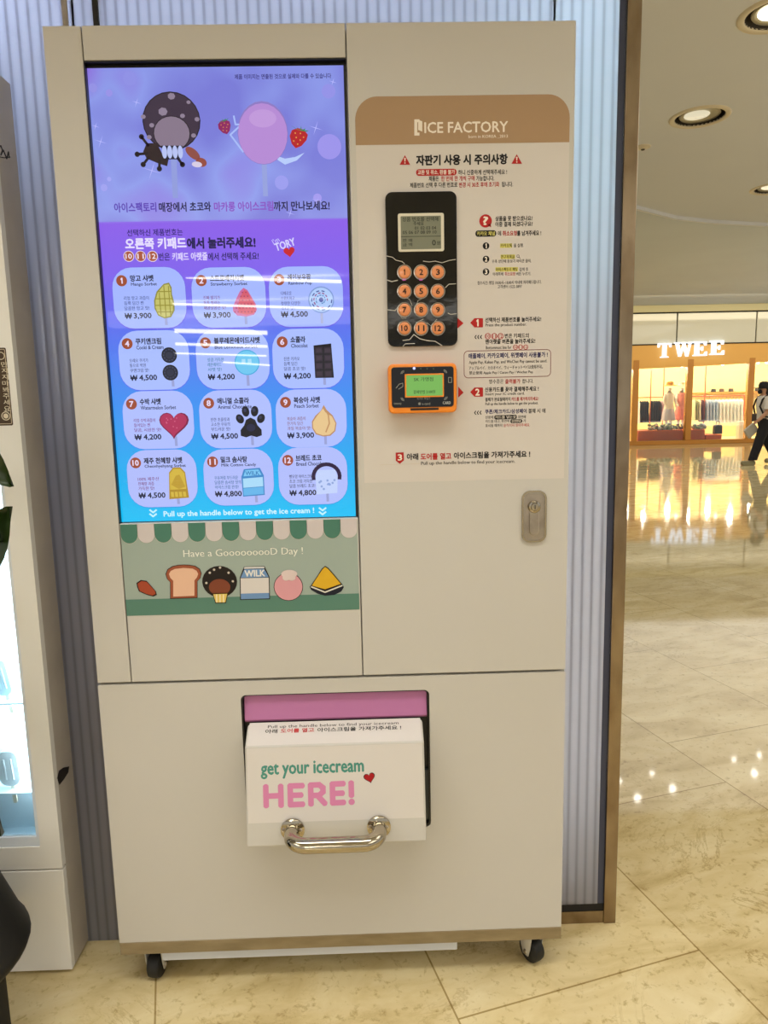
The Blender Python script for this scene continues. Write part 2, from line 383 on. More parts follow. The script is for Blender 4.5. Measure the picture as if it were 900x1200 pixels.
# pull-up flap
z1 = at(393, 846, 0).z; z2 = at(390, 872.5, -.045).z; z3 = at(394, 990, -.08).z
fx0 = at(287, 880, -.045).x; fx1 = at(497, 880, -.045).x
FLAPW = mat('flap_white', '#d6d0ca', .35)
mb = MB(); mb.prism([Vector((fx0, y, z)) for y, z in ((.002, z1), (-.045, z2), (-.08, z3), (-.004, z3+.004))], (fx1-fx0, 0, 0), CREAM, .0035)
flap = mb.build('pull_up_flap', VM)
Vf = Vector((0, .035, z2-z3)).normalized()
mb = MB(); p = Pr(mb, (fx0, -.045, z2), (1, 0, 0), Vf)
L0 = (z2-z3)
bl = p.ab(290, 965)[1]
p.apoly(rrect(.004, fx1-fx0-.004, bl, -.003, .001, 1), FLAPW, 1)
p.text('get your icecream', 306, 426, 905, 19, ink('#4a8f80'), 2, .032, v1=897.5)
s_n = [0]
def stroke(p, pts, w, m, l):
    p.line(pts, w, m, l)
    for q in pts: s_n[0] += 1; p.circ(q[0], q[1], w/2, m, l+.25+.05*(s_n[0] % 9), n=16)
PKI = ink('#d583ad')
for segs in (((311.5, 922), (312, 944)), ((329, 921.5), (329.5, 943.5)), ((311.5, 933), (329, 932.3)),
             ((354, 920.6), (340, 921), (340.5, 943), (354.5, 942.4)), ((340.5, 932), (352.5, 931.6)),
             ((364.5, 942), (364, 920), (374, 919.6), (378.5, 923), (378.5, 928), (374, 931.8), (364.5, 932.2)), ((372, 932), (380.5, 941.2)),
             ((402, 918.2), (389.5, 918.8), (390, 940.8), (402.5, 940.2)), ((390, 929.8), (401, 929.4)), ((411.5, 917.6), (411.9, 931.8))):
    stroke(p, segs, 6.6, PKI, 2)
p.circ(412.1, 939.6, 3.7, PKI, 2)
def heart(p, u, v, s, m, l, rot=0):
    pts = []
    for i in range(28):
        t = 2*PI*i/28; x = 16*math.sin(t)**3/16; y = (13*math.cos(t)-5*math.cos(2*t)-2*math.cos(3*t)-math.cos(4*t))/16
        pts.append((u+s*(x*math.cos(rot)-y*math.sin(rot)), v-s*(x*math.sin(rot)+y*math.cos(rot))))
    p.poly(pts, m, l)
heart(p, 433, 911, 6.8, ink('#1d0508'), 2, .25); heart(p, 433, 911, 5.9, ink('#a80f18'), 3, .25)
mb.build('flap_sticker', flap)
Vt = Vector((0, .047, z1-z2)).normalized()
mb = MB(); p = Pr(mb, (fx0, -.045, z2), (1, 0, 0), Vt)
p.apoly(rrect(.004, fx1-fx0-.004, .003, .058, .001, 1), FLAPW, 1)
p.text('Pull up the handle below to find your icecream', 314, 467, 852.5, 5, ink('#2b2422'), 2, .01, v1=847.5)
p.text('아래', 311, 325, 857.3, 5.4, ink('#141011'), 2, .03, v1=857)
p.text('도어를 열고', 329, 368, 856.6, 5.4, ink('#c01a1a'), 2, .03, v1=855.6)
p.text('아이스크림을 가져가주세요 !', 372, 470, 855.4, 5.4, ink('#141011'), 2, .03, v1=852.6)
mb.build('flap_top_sticker', flap)
# chrome handle
mb = MB()
hl = at(343, 975, -.078); hr = at(444, 968, -.078); hz = (hl.z+hr.z)/2; hx0, hx1 = hl.x, hr.x
def faceY(z): return -.045-.035*(z2-z)/(z2-z3)
fy = faceY(hz)
path = []; D = .058; R = .034
path.append((hx0, fy-.002, hz))
for i in range(9):
    t = PI/2*i/8; path.append((hx0+R-R*math.cos(t), fy-(D-R)-R*math.sin(t), hz))
for i in range(9):
    t = PI/2*i/8; path.append((hx1-R+R*math.sin(t), fy-(D-R)-R*math.cos(t), hz))
path.append((hx1, fy-.002, hz))
mb.tube(path, .0158, CHROME, 20)
hd = mb.build('handle', flap, sharp=60)
for hx in (hx0, hx1):
    mb = MB(); mb.lathe([(0, -.007), (.018, -.0065), (.025, -.003), (.025, .001)], CHROME, (hx, fy-.0005, hz), 'Y', 28)
    for k in (0, 1):
        sx = hx+(-.018 if k == 0 else .016); mb.lathe([(0, -.0095), (.003, -.009), (.0045, -.006)], STEEL, (sx, fy-.0005, hz+(.002 if k else .004)), 'Y', 10)
    mb.build('flange', hd)

# screen, recessed
SY = .012
S = Pr(MB(), (0, SY, 0))
sl0 = at(98, 78, SY).x; sr1 = X2-.0012
scr = bpy.data.materials.new('menu_screen_picture'); scr.use_nodes = True
N, L, b = nodes(scr); b.inputs['Base Color'].default_value = (.01, .01, .01, 1); b.inputs['Roughness'].default_value = .018; b.inputs['Specular IOR Level'].default_value = .4
tcn = N.new('ShaderNodeTexCoord'); sx = N.new('ShaderNodeSeparateXYZ'); L.new(tcn.outputs['Object'], sx.inputs[0])
zt_, zb_ = at(250, 77, SY).z, ZSB
mr = N.new('ShaderNodeMapRange'); mr.inputs[1].default_value = zt_; mr.inputs[2].default_value = zb_; L.new(sx.outputs['Z'], mr.inputs[0])
zf = lambda v: (zt_-at(260, v, SY).z)/(zt_-zb_)
s0 = zf(258)
rv = ramp(scr.node_tree, [(0, '#7f7fdf'), (.18, '#8688e6'), (s0-.03, '#9a9cf0'), (s0-.001, '#9f98ee'), (s0+.001, '#8e60ee'), (zf(320), '#8264f2'), (zf(385), '#5d74f4'), (zf(470), '#3c92f6'), (zf(560), '#12b4f6'), (1, '#06c4fb')])
L.new(mr.outputs[0], rv.inputs[0])
nz = N.new('ShaderNodeTexNoise'); nz.inputs['Scale'].default_value = 5.5; nz.inputs['Detail'].default_value = 1.5; L.new(tcn.outputs['Object'], nz.inputs['Vector'])
rn = ramp(scr.node_tree, [(.40, '#7478d8'), (.52, '#94a8f4'), (.66, '#9468e0')]); L.new(nz.outputs['Fac'], rn.inputs[0])
lt = N.new('ShaderNodeMath'); lt.operation = 'LESS_THAN'; lt.inputs[1].default_value = s0; L.new(mr.outputs[0], lt.inputs[0])
ml = N.new('ShaderNodeMath'); ml.operation = 'MULTIPLY'; ml.inputs[1].default_value = .62; L.new(lt.outputs[0], ml.inputs[0])
mx = N.new('ShaderNodeMix'); mx.data_type = 'RGBA'; L.new(ml.outputs[0], mx.inputs['Factor']); L.new(rv.outputs[0], mx.inputs['A']); L.new(rn.outputs[0], mx.inputs['B'])
L.new(mx.outputs['Result'], b.inputs['Emission Color']); b.inputs['Emission Strength'].default_value = .95
mb = MB()
mb.box(X1+.0015, X2-.0015, SY+.001, SY+.03, ZSB+.0008, ZSC-.0035, BLACK); mb.box(X1+.0015, X2-.0015, .0012, SY+.012, ZSC-.003, ZSC-.0004, BLACK); mb.box(X1-g+.0005, X1+.0012, .002, SY+.012, ZSB, ZSC-.001, BLACK)
b0 = at(250, 78.3, SY).z
q = Pr(mb, (0, SY, 0)); q.apoly([(sl0+.006, ZSB+.002), (sr1-.005, ZSB+.002), (sr1-.005, b0), (sl0+.006, b0)], scr, 0)
# picture area at the top of the screen
p = Pr(mb, (0, SY, 0))
for u, v, r, k in ((109, 103, 5, '#9290e4'), (128, 109, 4, '#9690e6'), (122, 220, 4, '#a0a2f0'), (128, 210, 2.6, '#a3a6f2'), (386, 172, 14, '#9a92ea'), (385, 107, 8, '#9190e6'), (330, 214, 8, '#9a9cee'), (152, 92, 8, '#8c8ee4'), (372, 232, 5, '#a39aee')):
    p.circ(u, v, r, lit(k), 1)
for u, v, r in ((118, 166, 8), (178, 200, 12), (370, 150, 9), (372, 235, 8), (160, 120, 6), (112, 148, 5), (390, 96, 5), (340, 250, 6)):
    for a in (.3, .3+PI/2):
        p.poly([(u+r*math.cos(a), v+r*math.sin(a)), (u+.5*math.cos(a+PI/2), v+.5*math.sin(a+PI/2)), (u-r*math.cos(a), v-r*math.sin(a)), (u-.5*math.cos(a+PI/2), v-.5*math.sin(a+PI/2))], lit('#b4b6fa'), 1)
p.text('제품 이미지는 연출된 것으로 실제와 다를 수 있습니다', 275, 388, 90, 5.4, lit('#2a226e'), 2, .02, v1=89)
for t, u0, u1, v, vv, k in (('아이스팩토리', 134, 183, 243.4, 242.8, '#5a3fb4'), ('매장에서 초코와', 186.5, 247, 242.8, 242.2, '#1d1a48'), ('마카롱 아이스크림', 251, 320, 242.2, 241.6, '#8a50c4'), ('까지 만나보세요!', 321, 386, 241.6, 241, '#1d1a48')):
    p.text(t, u0, u1, v, 10.5, lit(k), 2, .03, v1=vv)
mb2 = MB(); p = Pr(mb2, (0, SY, 0))
# chocolate pop with splash, cup and almonds
p.poly([(200, 184), (207, 184), (208.6, 232), (202.6, 232)], lit('#8f9bdc'), 1)
p.circ(201, 142, 34, lit('#191420'), 2, 32.5); p.circ(201, 142, 32.8, lit('#3a2d42'), 3, 31.3)
for u, v, r in ((191, 131, 5.5), (214, 136, 3), (178, 147, 3), (168, 137, 3), (231, 140, 3), (201, 113, 4.5), (221, 120, 2.5), (227, 159, 3), (175, 161, 3)): p.circ(u, v, r, lit('#8d7f95'), 4, r*.85, n=7)
p.circ(201.5, 156.5, 21.8, lit('#191420'), 4, 19.5); p.circ(201.5, 156.5, 20.8, lit('#85758a'), 5, 18.6)
p.poly([(172, 168), (184, 168), (190, 180), (198, 186), (196, 195), (184, 191), (172, 186), (168, 178)], lit('#2a1c22'), 5)
for u, v, a, bq in ((166, 160.5, 174, 171), (161, 181, 173, 180), (168, 193, 175, 184), (187, 198, 187, 188), (214, 193, 208, 185)):
    p.line([(u, v), (a, bq)], 3, lit('#1c141c'), 5); p.circ(u, v, 3, lit('#1c141c'), 5)
p.poly([(189, 171), (214, 171), (211, 187), (193, 187)], lit('#1c1a30'), 6)
for i in range(4): p.circ(193+i*6.2, 178.5, 3, lit('#b6c2f2'), 7, 7.2)
p.circ(226, 180, 10, lit('#8c4a44'), 6, 5, -.7); p.circ(236, 190.5, 6.5, lit('#93493e'), 6, 5, -.3); p.circ(231, 193, 6, lit('#d6cbe4'), 7, 3.2, -.1)
MBS = [('chocolate_pop_picture', mb2)]
mb2 = MB(); p = Pr(mb2, (0, SY, 0)); MBS.append(('pink_pop_picture', mb2))
# pink macaron pop with strawberries and milk
p.poly([(306.5, 190), (312.5, 190), (314, 230), (308.5, 230)], lit('#94a0dd'), 1)
p.line([(274, 136), (276, 146), (283, 146), (270, 158), (285, 178)], 2, lit('#a6baf6'), 2)
p.poly([(322, 182), (334, 186), (346, 184), (357, 179), (348, 188), (334, 193), (326, 188)], lit('#b6cbfa'), 2)
p.circ(308, 156, 29.5, lit('#8c78c4'), 2, 35); p.circ(308, 157, 28.8, lit('#b489d4'), 3, 33.5); p.circ(308, 139, 16, lit('#bf97da'), 4, 10)
def berry(u, v, s, rot, k):
    c, w = math.cos(rot), math.sin(rot); T = lambda x, y: (u+s*(x*c-y*w), v+s*(x*w+y*c))
    p.poly([T(x, y) for x, y in ((-.8, -.6), (-.3, -.95), (.35, -.95), (.85, -.55), (.85, 0), (.5, .7), (0, 1.05), (-.5, .7), (-.88, 0))], lit(k), 5)
    for x, y in ((-.4, -.4), (.1, -.5), (.5, -.2), (-.2, 0), (.25, .15), (-.35, .4), (.1, .6)): a, bb = T(x, y); p.circ(a, bb, s*.08, lit('#e09a4a'), 6, n=6)
    for d in (-.9, -.4, .1, .6, 1.0): p.poly([T(0, -.75), T(d-.12, -1.25+abs(d)*.25), T(d*.5+.1, -.8)], lit('#2c8a50'), 6)
berry(263.5, 149, 8.5, -.3, '#8c2060'); berry(349.5, 162, 11.8, .25, '#b41c28')
# banner above the cards
p = Pr(mb, (0, SY, 0))
p.text('선택하신 제품번호는', 149, 214, 272.8, 7.5, lit('#241a6c'), 2, .02, v1=272)
p.text('오른쪽 키패드', 147, 218, 285.6, 12, lit('#e4dcff'), 2, .05, v1=285)
p.text('에서 눌러주세요!', 219.5, 299, 285, 12, lit('#16124e'), 2, .05, v1=284)
for i, t in enumerate(('10', '11', '12')):
    u = 151+13.9*i; p.circ(u, 300.4, 6.3, lit('#e8d8e8'), 2); p.circ(u, 300.4, 5.5, lit('#a8543c'), 3); p.text(t, u-3.6, u+3.6, 300.4, 5.6, lit('#f2e6f4'), 4, .03)
p.text('번은', 186, 199, 300.8, 8.5, lit('#241a6c'), 2, .02)
p.text('키패드 아랫줄', 202, 243, 300.6, 9, lit('#dcd2ff'), 2, .03)
p.text('에서 선택해 주세요!', 244, 303, 300.4, 8.5, lit('#16124e'), 2, .02)
p.text("I'm", 319, 327, 282, 6, lit('#c8c0ff'), 2, .01, rot=.5)
p.text('TORY', 322, 346, 286.5, 8.5, lit('#d6d2ff'), 2, .04, rot=.28)
heart(p, 339, 295, 6.6, lit('#c8202c'), 3, .15)
for u0 in (179.5, 378):
    for dy in (0, 4.6): p.line([(u0-3.8, 597.6+dy-(u0-179)*.012), (u0, 600.6+dy-(u0-179)*.012), (u0+3.8, 597.6+dy-(u0-179)*.012)], 2, lit('#bdf0ff'), 2)
p.text('Pull up the handle below to get the ice cream !', 192, 368, 602.6, 8.2, lit('#c8f2ff'), 2, .035, v1=599.4)
screen = mb.build('menu_screen', VM)
for nm, b2 in MBS: b2.build(nm, screen)
# menu cards
CARDS = [((130, 314, 220, 384), '망고 샤벳', 'Mango Sorbet', '3,900', ('리얼 망고 과즙이', '듬뿍 담긴 찐', '달콤한 망고 맛!'), .30, '#3c4a86'),
 ((223, 314, 313, 383), '스트로베리샤벳', 'Strawberry Sorbet', '3,900', ('진짜 딸기가', '톡톡 씹히는', '새콤달콤한 맛!'), .44, '#7c3a78'),
 ((314, 313, 403, 382), '레인보우팝', 'Rainbow Pop', '4,500', ('다채로운', '스위트하고', '청량한 다양한', '소다 맛!'), .30, '#4a4a86'),
 ((137, 388, 224, 456), '쿠키앤크림', 'Cooki & Cream', '4,500', ('오레오 쿠키가', '통으로 박힌', '쿠앤크림 맛!'), .34, '#3c3f66'),
 ((228, 387, 317, 455), '블루레몬에이드샤벳', 'Blue Lemonade Sorbet', '4,200', ('상큼 가득한', '레몬에이드', '샤벳 맛!'), .60, '#3c7a9a'),
 ((318, 386, 404, 454), '쇼콜라', 'Chocolat', '4,200', ('진한 카카오', '듬뿍 담긴', '달콤 초코 맛!'), .20, '#3c3f66'),
 ((142, 459, 229, 525), '수박 샤벳', 'Watermelon Sorbet', '4,200', ('리얼 수박과즙이', '들어있는 찐', '달콤, 시원한 맛!'), .28, '#7c3a78'),
 ((232, 458, 320, 524), '애니멀 쇼콜라', 'Animal Chocolate', '4,500', ('진한 초콜릿과', '고소한 우유의', '부드러운 맛!'), .42, '#3c3f66'),
 ((322, 457, 407, 523), '복숭아 샤벳', 'Peach Sorbet', '3,900', ('복숭아 과즙이', '한가득 담긴', '과일 복숭아 맛!'), .36, '#8a5a60'),
 ((147, 528, 233, 593), '제주 천혜향 샤벳', 'Cheonhyehyang Sorbet', '4,500', ('100% 제주산', '천혜향 과즙', '가득한 맛!'), .52, '#7c3a78'),
 ((237, 527, 322, 591), '밀크 솜사탕', 'Milk Cotton Candy', '4,800', ('우유처럼 부드러운', '달콤한 솜사탕 맛의', '아이스크림 완성!'), .36, '#3c6aa0'),
 ((325, 525, 408, 590), '브레드 초코', 'Bread Chocolat', '4,800', ('빵모양 아이스크림', '초코 크림 가득한', '달콤 브레드 초코!'), .36, '#3c3f66')]
NAVY = '#10132e'
def picture(i, p, T, w):
    """flat picture of the ice cream; T maps card fractions to pixels, w = card width in pixels"""
    Q = lambda pts, k, l=4: p.poly([T(*a) for a in pts], lit(k), l)
    def C(x, y, r, k, l=4, ry=None, rot=0, n=24): a = T(x, y); p.circ(a[0], a[1], r*w, lit(k), l, (ry or r)*w, rot, n)
    stick = lambda x, y0, y1, k='#98a0d4': Q(((x-.018, y0), (x+.018, y0), (x+.02, y1), (x-.016, y1)), k, 3)
    if i == 0:
        stick(.70, .8, .96)
        Q(((.70, .27), (.77, .25), (.80, .33), (.80, .45), (.825, .6), (.82, .72), (.77, .83), (.68, .85), (.60, .80), (.56, .68), (.56, .55), (.60, .40)), '#8f8c3c', 4)
        Q(((.70, .29), (.765, .28), (.785, .36), (.785, .47), (.805, .6), (.80, .71), (.755, .81), (.68, .83), (.61, .78), (.575, .67), (.58, .55), (.615, .42)), '#c3bf6a', 5)
        for x, y0, y1 in ((.635, .42, .78), (.70, .30, .83), (.76, .31, .8)): p.line([T(x, y0), T(x+.005, y1)], 1.1, lit('#918a30'), 6)
        for y, x0, x1 in ((.40, .63, .78), (.52, .585, .79), (.63, .58, .80), (.74, .6, .79)): p.line([T(x0, y), T(x1, y)], 1.1, lit('#918a30'), 6)
    elif i == 1:
        stick(.71, .8, .96)
        Q(((.70, .34), (.75, .38), (.80, .50), (.85, .62), (.86, .72), (.82, .80), (.72, .83), (.60, .81), (.55, .74), (.55, .66), (.60, .52), (.65, .40)), '#c86aa0', 4)
        Q(((.71, .37), (.75, .41), (.795, .52), (.84, .64), (.845, .72), (.81, .78), (.72, .80), (.63, .77), (.61, .68), (.65, .50)), '#d4586e', 5)
        for r in range(6):
            for k in range(r+2): C(.705-(r+1)*.022+k*.044, .42+r*.066, .010, '#a03660', 6, n=6)
    elif i == 2:
        stick(.70, .75, .96, '#a4acd8')
        C(.70, .56, .172, '#7f9ad8', 4); C(.70, .56, .155, '#aecbfa', 5)
        for k, (r0, cc) in enumerate(((.14, '#3f4f9c'), (.105, '#8c3f80'), (.07, '#4c86c4'))):
            pts = [T(.70+(r0-.028*t/6)*math.cos(t+k*1.3), .56+(r0-.028*t/6)*1.3*math.sin(t+k*1.3)) for t in [j*.3 for j in range(18)]]
            for j in range(0, 17, 2): p.line(pts[j:j+2], 1.3, lit(cc), 6)
        C(.70, .56, .03, '#4a5aa8', 6)
    elif i == 3:
        stick(.735, .8, .96)
        for y in (.42, .72):
            C(.71, y, .105, '#10121e', 4); C(.71, y, .088, '#23263a', 5); C(.71, y, .06, '#171a2a', 6); C(.71, y, .05, '#272b40', 7)
            for t in range(12): C(.71+.074*math.cos(t*PI/6), y+.074*1.28*math.sin(t*PI/6), .010, '#3c4260', 6, n=6)
    elif i == 4:
        stick(.69, .78, .96); C(.69, .56, .165, '#3fa8dc', 4, .165); C(.69, .56, .152, '#6cc6f0', 5, .152)
        for x in (.62, .70): Q(((x, .50), (x+.05, .50), (x+.05, .58), (x, .58)), '#a6dcf8', 6)
    elif i == 5:
        stick(.715, .8, .96); Q(((.58, .28), (.82, .25), (.845, .84), (.59, .84)), '#0e0c18', 4)
        for r in range(4):
            for k in range(2):
                x = .60+k*.12; y = .31+r*.135; Q(((x, y), (x+.10, y-.004), (x+.10, y+.11), (x, y+.112)), '#2c2230', 5); Q(((x+.015, y+.02), (x+.085, y+.018), (x+.085, y+.085), (x+.015, y+.088)), '#3a2d3c', 6)
    elif i == 6:
        stick(.72, .8, .97); a = T(.71, .56); heart(p, a[0], a[1]+1, .20*w, lit('#7c1040'), 4); heart(p, a[0]-.5, a[1]+.6, .18*w, lit('#b02a58'), 5)
        for k in range(9): C(.60+.23*random.random(), .46+.2*random.random(), .010, '#d05a80', 6, n=6)
    elif i == 7:
        stick(.71, .8, .97)
        for x, y, rx, ry, ro in ((.56, .50, .05, .065, .5), (.64, .37, .05, .07, .15), (.76, .37, .05, .07, -.15), (.84, .50, .05, .065, -.5)): C(x, y, rx, '#0b0a18', 4, ry, ro); C(x-.008, y-.02, rx*.4, '#2e3050', 5, ry*.35, ro)
        Q(((.70, .48), (.76, .52), (.79, .62), (.84, .70), (.84, .80), (.77, .83), (.70, .80), (.63, .83), (.56, .80), (.56, .70), (.61, .62), (.64, .52)), '#0b0a18', 4); C(.70, .66, .06, '#1e2040', 5, .05)
    elif i == 8:
        stick(.69, .8, .97)
        Q(((.68, .27), (.72, .36), (.80, .46), (.85, .60), (.83, .74), (.76, .82), (.66, .83), (.56, .79), (.51, .68), (.51, .56), (.56, .46), (.64, .37)), '#b98a66', 4)
        Q(((.67, .33), (.70, .40), (.79, .48), (.835, .60), (.815, .73), (.75, .80), (.66, .81), (.57, .77), (.525, .67), (.525, .57), (.58, .47)), '#e6c48c', 5)
        p.line([T(.68, .30), T(.74, .45), T(.75, .6), T(.70, .75)], 1.6, lit('#c09060'), 6)
    elif i == 9:
        stick(.70, .85, .97)
        Q([(x, y) for x, y in ((.60, .40), (.66, .31), (.76, .31), (.82, .40), (.85, .86), (.58, .88))], '#b08c28', 4)
        Q([(x, y) for x, y in ((.61, .42), (.665, .335), (.755, .335), (.81, .42), (.82, .70), (.60, .71))], '#d2b440', 5)
        Q(((.62, .62), (.69, .46), (.74, .44), (.81, .66), (.72, .70)), '#bd9a30', 6)
        for k in range(4): Q(((.605+k*.055, .75), (.645+k*.055, .75), (.65+k*.055, .84), (.61+k*.055, .84)), '#d2b440', 5)
    elif i == 10:
        stick(.73, .8, .97); Q(((.58, .36), (.80, .34), (.85, .48), (.85, .84), (.55, .86), (.54, .50)), '#3a86c8', 4)
        Q(((.60, .38), (.78, .37), (.82, .47), (.57, .49)), '#7ac6f2', 5); Q(((.56, .53), (.835, .51), (.835, .68), (.56, .70)), '#a8daf8', 5); Q(((.56, .71), (.835, .69), (.835, .82), (.56, .84)), '#62b4ea', 5)
        a0 = T(.60, .43); a1 = T(.79, .42); p.text('WILK', a0[0], a1[0], a0[1], 4.6, lit('#2f78b8'), 6, .03)
    else:
        stick(.70, .8, .97); pts = [(.695+.185*math.cos(t), .52-.22*math.sin(t)) for t in [PI*(-.06+1.12*j/16) for j in range(17)]]
        for a, bb in zip(pts, pts[1:]): p.line([T(*a), T(*bb)], 4.4, lit('#26123a'), 5)
        Q(((.54, .55), (.57, .40), (.82, .40), (.85, .55), (.84, .82), (.55, .84)), '#c2d2fb', 4)
        for k in range(10): C(.58+.23*random.random(), .58+.2*random.random(), .018, '#8fa6dc', 5, n=6)
for i, ((u0, v0, u1, v1), nm, en, pr_, ds, nw, dc) in enumerate(CARDS):
    mb = MB(); p = Pr(mb, (0, SY, 0)); w, h = u1-u0, v1-v0
    sk = -.012-.0012*(i//3)*4          # rows fall slightly with the perspective
    T = lambda x, y: (u0+x*w+(y-.5)*4.5*(1 if i % 3 == 0 else .75 if i % 3 == 1 else .45)-(.0 if y else 0), v0+y*h+(x-.5)*w*sk)
    p.rr(u0-.6, v0-.2, u1+.6, v1+1.2, 24, lit(('#6c5ce2', '#5a6ef0', '#3f8ef0', '#18a0e8')[i//3]), 1)
    p.rr(u0, v0, u1, v1, 23, lit(('#a2b6ff', '#a8bcff', '#aebdff', '#b0bcfb')[i//3]), 2)
    a = T(.155, .21); p.circ(a[0], a[1], 6.4, lit('#9c4a30'), 3); t = str(i+1); hw = 1.3*len(t)+.9
    p.text(t, a[0]-hw, a[0]+hw, a[1], 6.4, lit('#e8d8f4'), 4, .05)
    a = T(.27, .17); p.text(nm, a[0], a[0]+nw*w, a[1], 7, lit(NAVY), 3, .04)
    a = T(.275, .275); p.text(en, a[0], a[0]+min(.028*len(en), .60)*w, a[1], 4.4, lit('#161a3e'), 3, .022)
    y0 = .50 if len(ds) == 3 else .44
    for k, d in enumerate(ds): a = T(.17, y0+.085*k); p.text(d, a[0], a[0]+.036*len(d)*w, a[1], 4.4, lit(dc), 3, .016)
    a = T(.18, .80); p.text('₩', a[0]-1, a[0]+7, a[1], 6.4, lit(NAVY), 3, .04); p.text(pr_, a[0]+9.5, a[0]+30, a[1], 7, lit(NAVY), 3, .04)
    picture(i, p, T, w)
    mb.build('menu_card', screen)

# awning sticker under the screen
mb = MB(); p = Pr(mb, (0, 0, 0)); A0, B1 = p.ab(141.3, 613.6); A1, _ = p.ab(422.8, 608); B0 = p.ab(284, 718)[1]
p.apoly([(X1+.0015, B0), (X2-.0035, B0), (X2-.0035, ZSB-.0015), (X1+.0015, ZSB-.0015)], ink('#9daba2'), 1)
bt = p.ab(284, 699)[1]; p.apoly([(X1+.0015, B0), (X2-.0035, B0), (X2-.0035, bt), (X1+.0015, bt)], ink('#588171'), 2)
a0, a1 = X1+.0015, X2-.0035; tw = (a1-a0)/14; bs = p.ab(284, 633.5)[1]; b1 = ZSB-.0015
for k in range(14):
    x0, x1 = a0+k*tw+.0004, a0+(k+1)*tw-.0004; R = (x1-x0)/2; xc = (x0+x1)/2
    def tongue(e): return [(x0-e, b1), (x0-e, bs+R)]+[(xc+(R+e)*math.cos(t), bs+R+(R+e)*math.sin(t)) for t in [PI+PI*j/12 for j in range(1, 12)]]+[(x1+e, bs+R), (x1+e, b1)]
    p.apoly(tongue(.0008), ink('#c4bdb0' if k % 2 == 0 else '#8f9a88'), 2); p.apoly(tongue(0), ink('#4a7b6a' if k % 2 == 0 else '#ccc3c3'), 3)
p.text('Have a GooooooooD Day !', 215, 355, 650, 11.4, ink('#4c5c52'), 2, .028, v1=646.4); p.text('Have a GooooooooD Day !', 215, 355, 650, 11.4, ink('#e6e8dc'), 3.2, .0, v1=646.4)
aw = mb.build('awning_sticker', VM)
mb = MB(); p = Pr(mb, (0, 0, 0)); OUT = ink('#241713')
# plain treats: nut cluster, bread slice, chocolate cupcake, milk carton, macaron, mango wedge
nut = [(160, 683), (165, 679.5), (172, 680.5), (177, 686), (183, 693), (184, 697), (180, 699), (172, 697), (163, 693), (161, 688)]
p.poly(nut, OUT, 4); p.poly([(172+(u-172)*.88, 689+(v-689)*.86) for u, v in nut], ink('#a4462a'), 5)
def bread(e, top, m, l):
    c0, c1 = 215.2, 681; k = 1+e/20
    p.poly([(c0+(u-c0)*k, c1+(v-c1)*k) for u, v in ((200, 701), (200, 682), (196.5, 678.5), (194.8, 673), (197, 667.5), (202.5, 664), (209, 662.6), (215.5, 662.2), (222, 662.5), (228.5, 663.6), (233.6, 667), (235.6, 672), (234.2, 677.5), (231, 681), (231, 700))], m, l)
bread(.8, 0, OUT, 4); bread(0, 0, ink('#9a5136'), 5); p.poly([(203.2, 699), (203.2, 680.5), (199.8, 677), (198.2, 672.5), (200.2, 669), (205, 666.6), (215.3, 665.4), (226, 666.2), (230.6, 668.8), (232.4, 672.4), (231, 676.4), (228, 680), (228, 698)], ink('#e3b89c'), 6)
p.circ(257.5, 681.5, 20.5, OUT, 4, 19); p.circ(257.5, 681.5, 19.8, ink('#1a1210'), 5, 18.2)
for u, v in ((246, 671), (258, 665), (268, 671), (273, 681), (242, 683), (251, 667.5)): p.circ(u, v, 1.5, ink('#cfc4b4'), 6, n=6)
p.circ(257.5, 688, 12.6, ink('#7c4029'), 6, 10)
p.poly([(249, 695), (267.5, 694.5), (265, 706.5), (252.5, 707)], OUT, 6); p.poly([(250, 696), (266.5, 695.5), (264.2, 705.6), (253.2, 706)], ink('#e0c266'), 7)
for u in (254, 258, 262): p.line([(u, 696.5), (u+.2, 705.5)], 1, ink('#f0e6c8'), 8)
p.poly([(281.5, 703), (281, 677), (286, 664), (310, 663.2), (316, 676), (316.5, 702)], OUT, 4)
p.poly([(282.5, 702), (282, 677.5), (315, 676.8), (315.5, 701)], ink('#d6d0cc'), 5); p.poly([(282, 677), (286.6, 667), (309.6, 666.3), (315, 676.2)], ink('#6f93c0'), 5)
p.poly([(286, 666.4), (286.5, 664.4), (309.6, 663.8), (310, 665.7)], ink('#d8d6d4'), 6); p.poly([(282.5, 702), (282.4, 695.5), (315.4, 694.6), (315.5, 701)], ink('#6f93c0'), 6)
p.text('WILK', 287, 310.5, 672, 7.4, ink('#e4e2dc'), 6, .05, v1=671.4)
p.circ(338, 687.5, 17.2, OUT, 4, 17); p.circ(338, 687.5, 16.5, ink('#d79aa2'), 5, 16.3); p.circ(339, 672.5, 9.5, ink('#d8c6c2'), 6, 5); p.circ(335.6, 677, 4.5, ink('#d8c6c2'), 7, 3.4); p.circ(342, 677, 4.5, ink('#d8c6c2'), 8, 3.4)
p.poly([(363, 687), (364.5, 691), (372, 695.5), (381, 698), (392, 697), (400, 693), (403, 688), (401, 684), (382, 680)], ink('#171a2c'), 4)
p.poly([(364, 686.5), (371, 676), (377, 666.5), (381, 663), (385, 665.5), (392, 673.5), (401, 684.5), (381, 692.5)], OUT, 5); p.poly([(365.5, 686), (372, 676), (378, 667), (381, 664.2), (384.5, 666.5), (391, 674), (399.4, 684), (381, 690.4)], ink('#d9ab24'), 6)
p.line([(365, 687.5), (381, 693.8), (401, 686)], 1.6, ink('#dcd8cc'), 7)
mb.build('treat_drawing', aw)

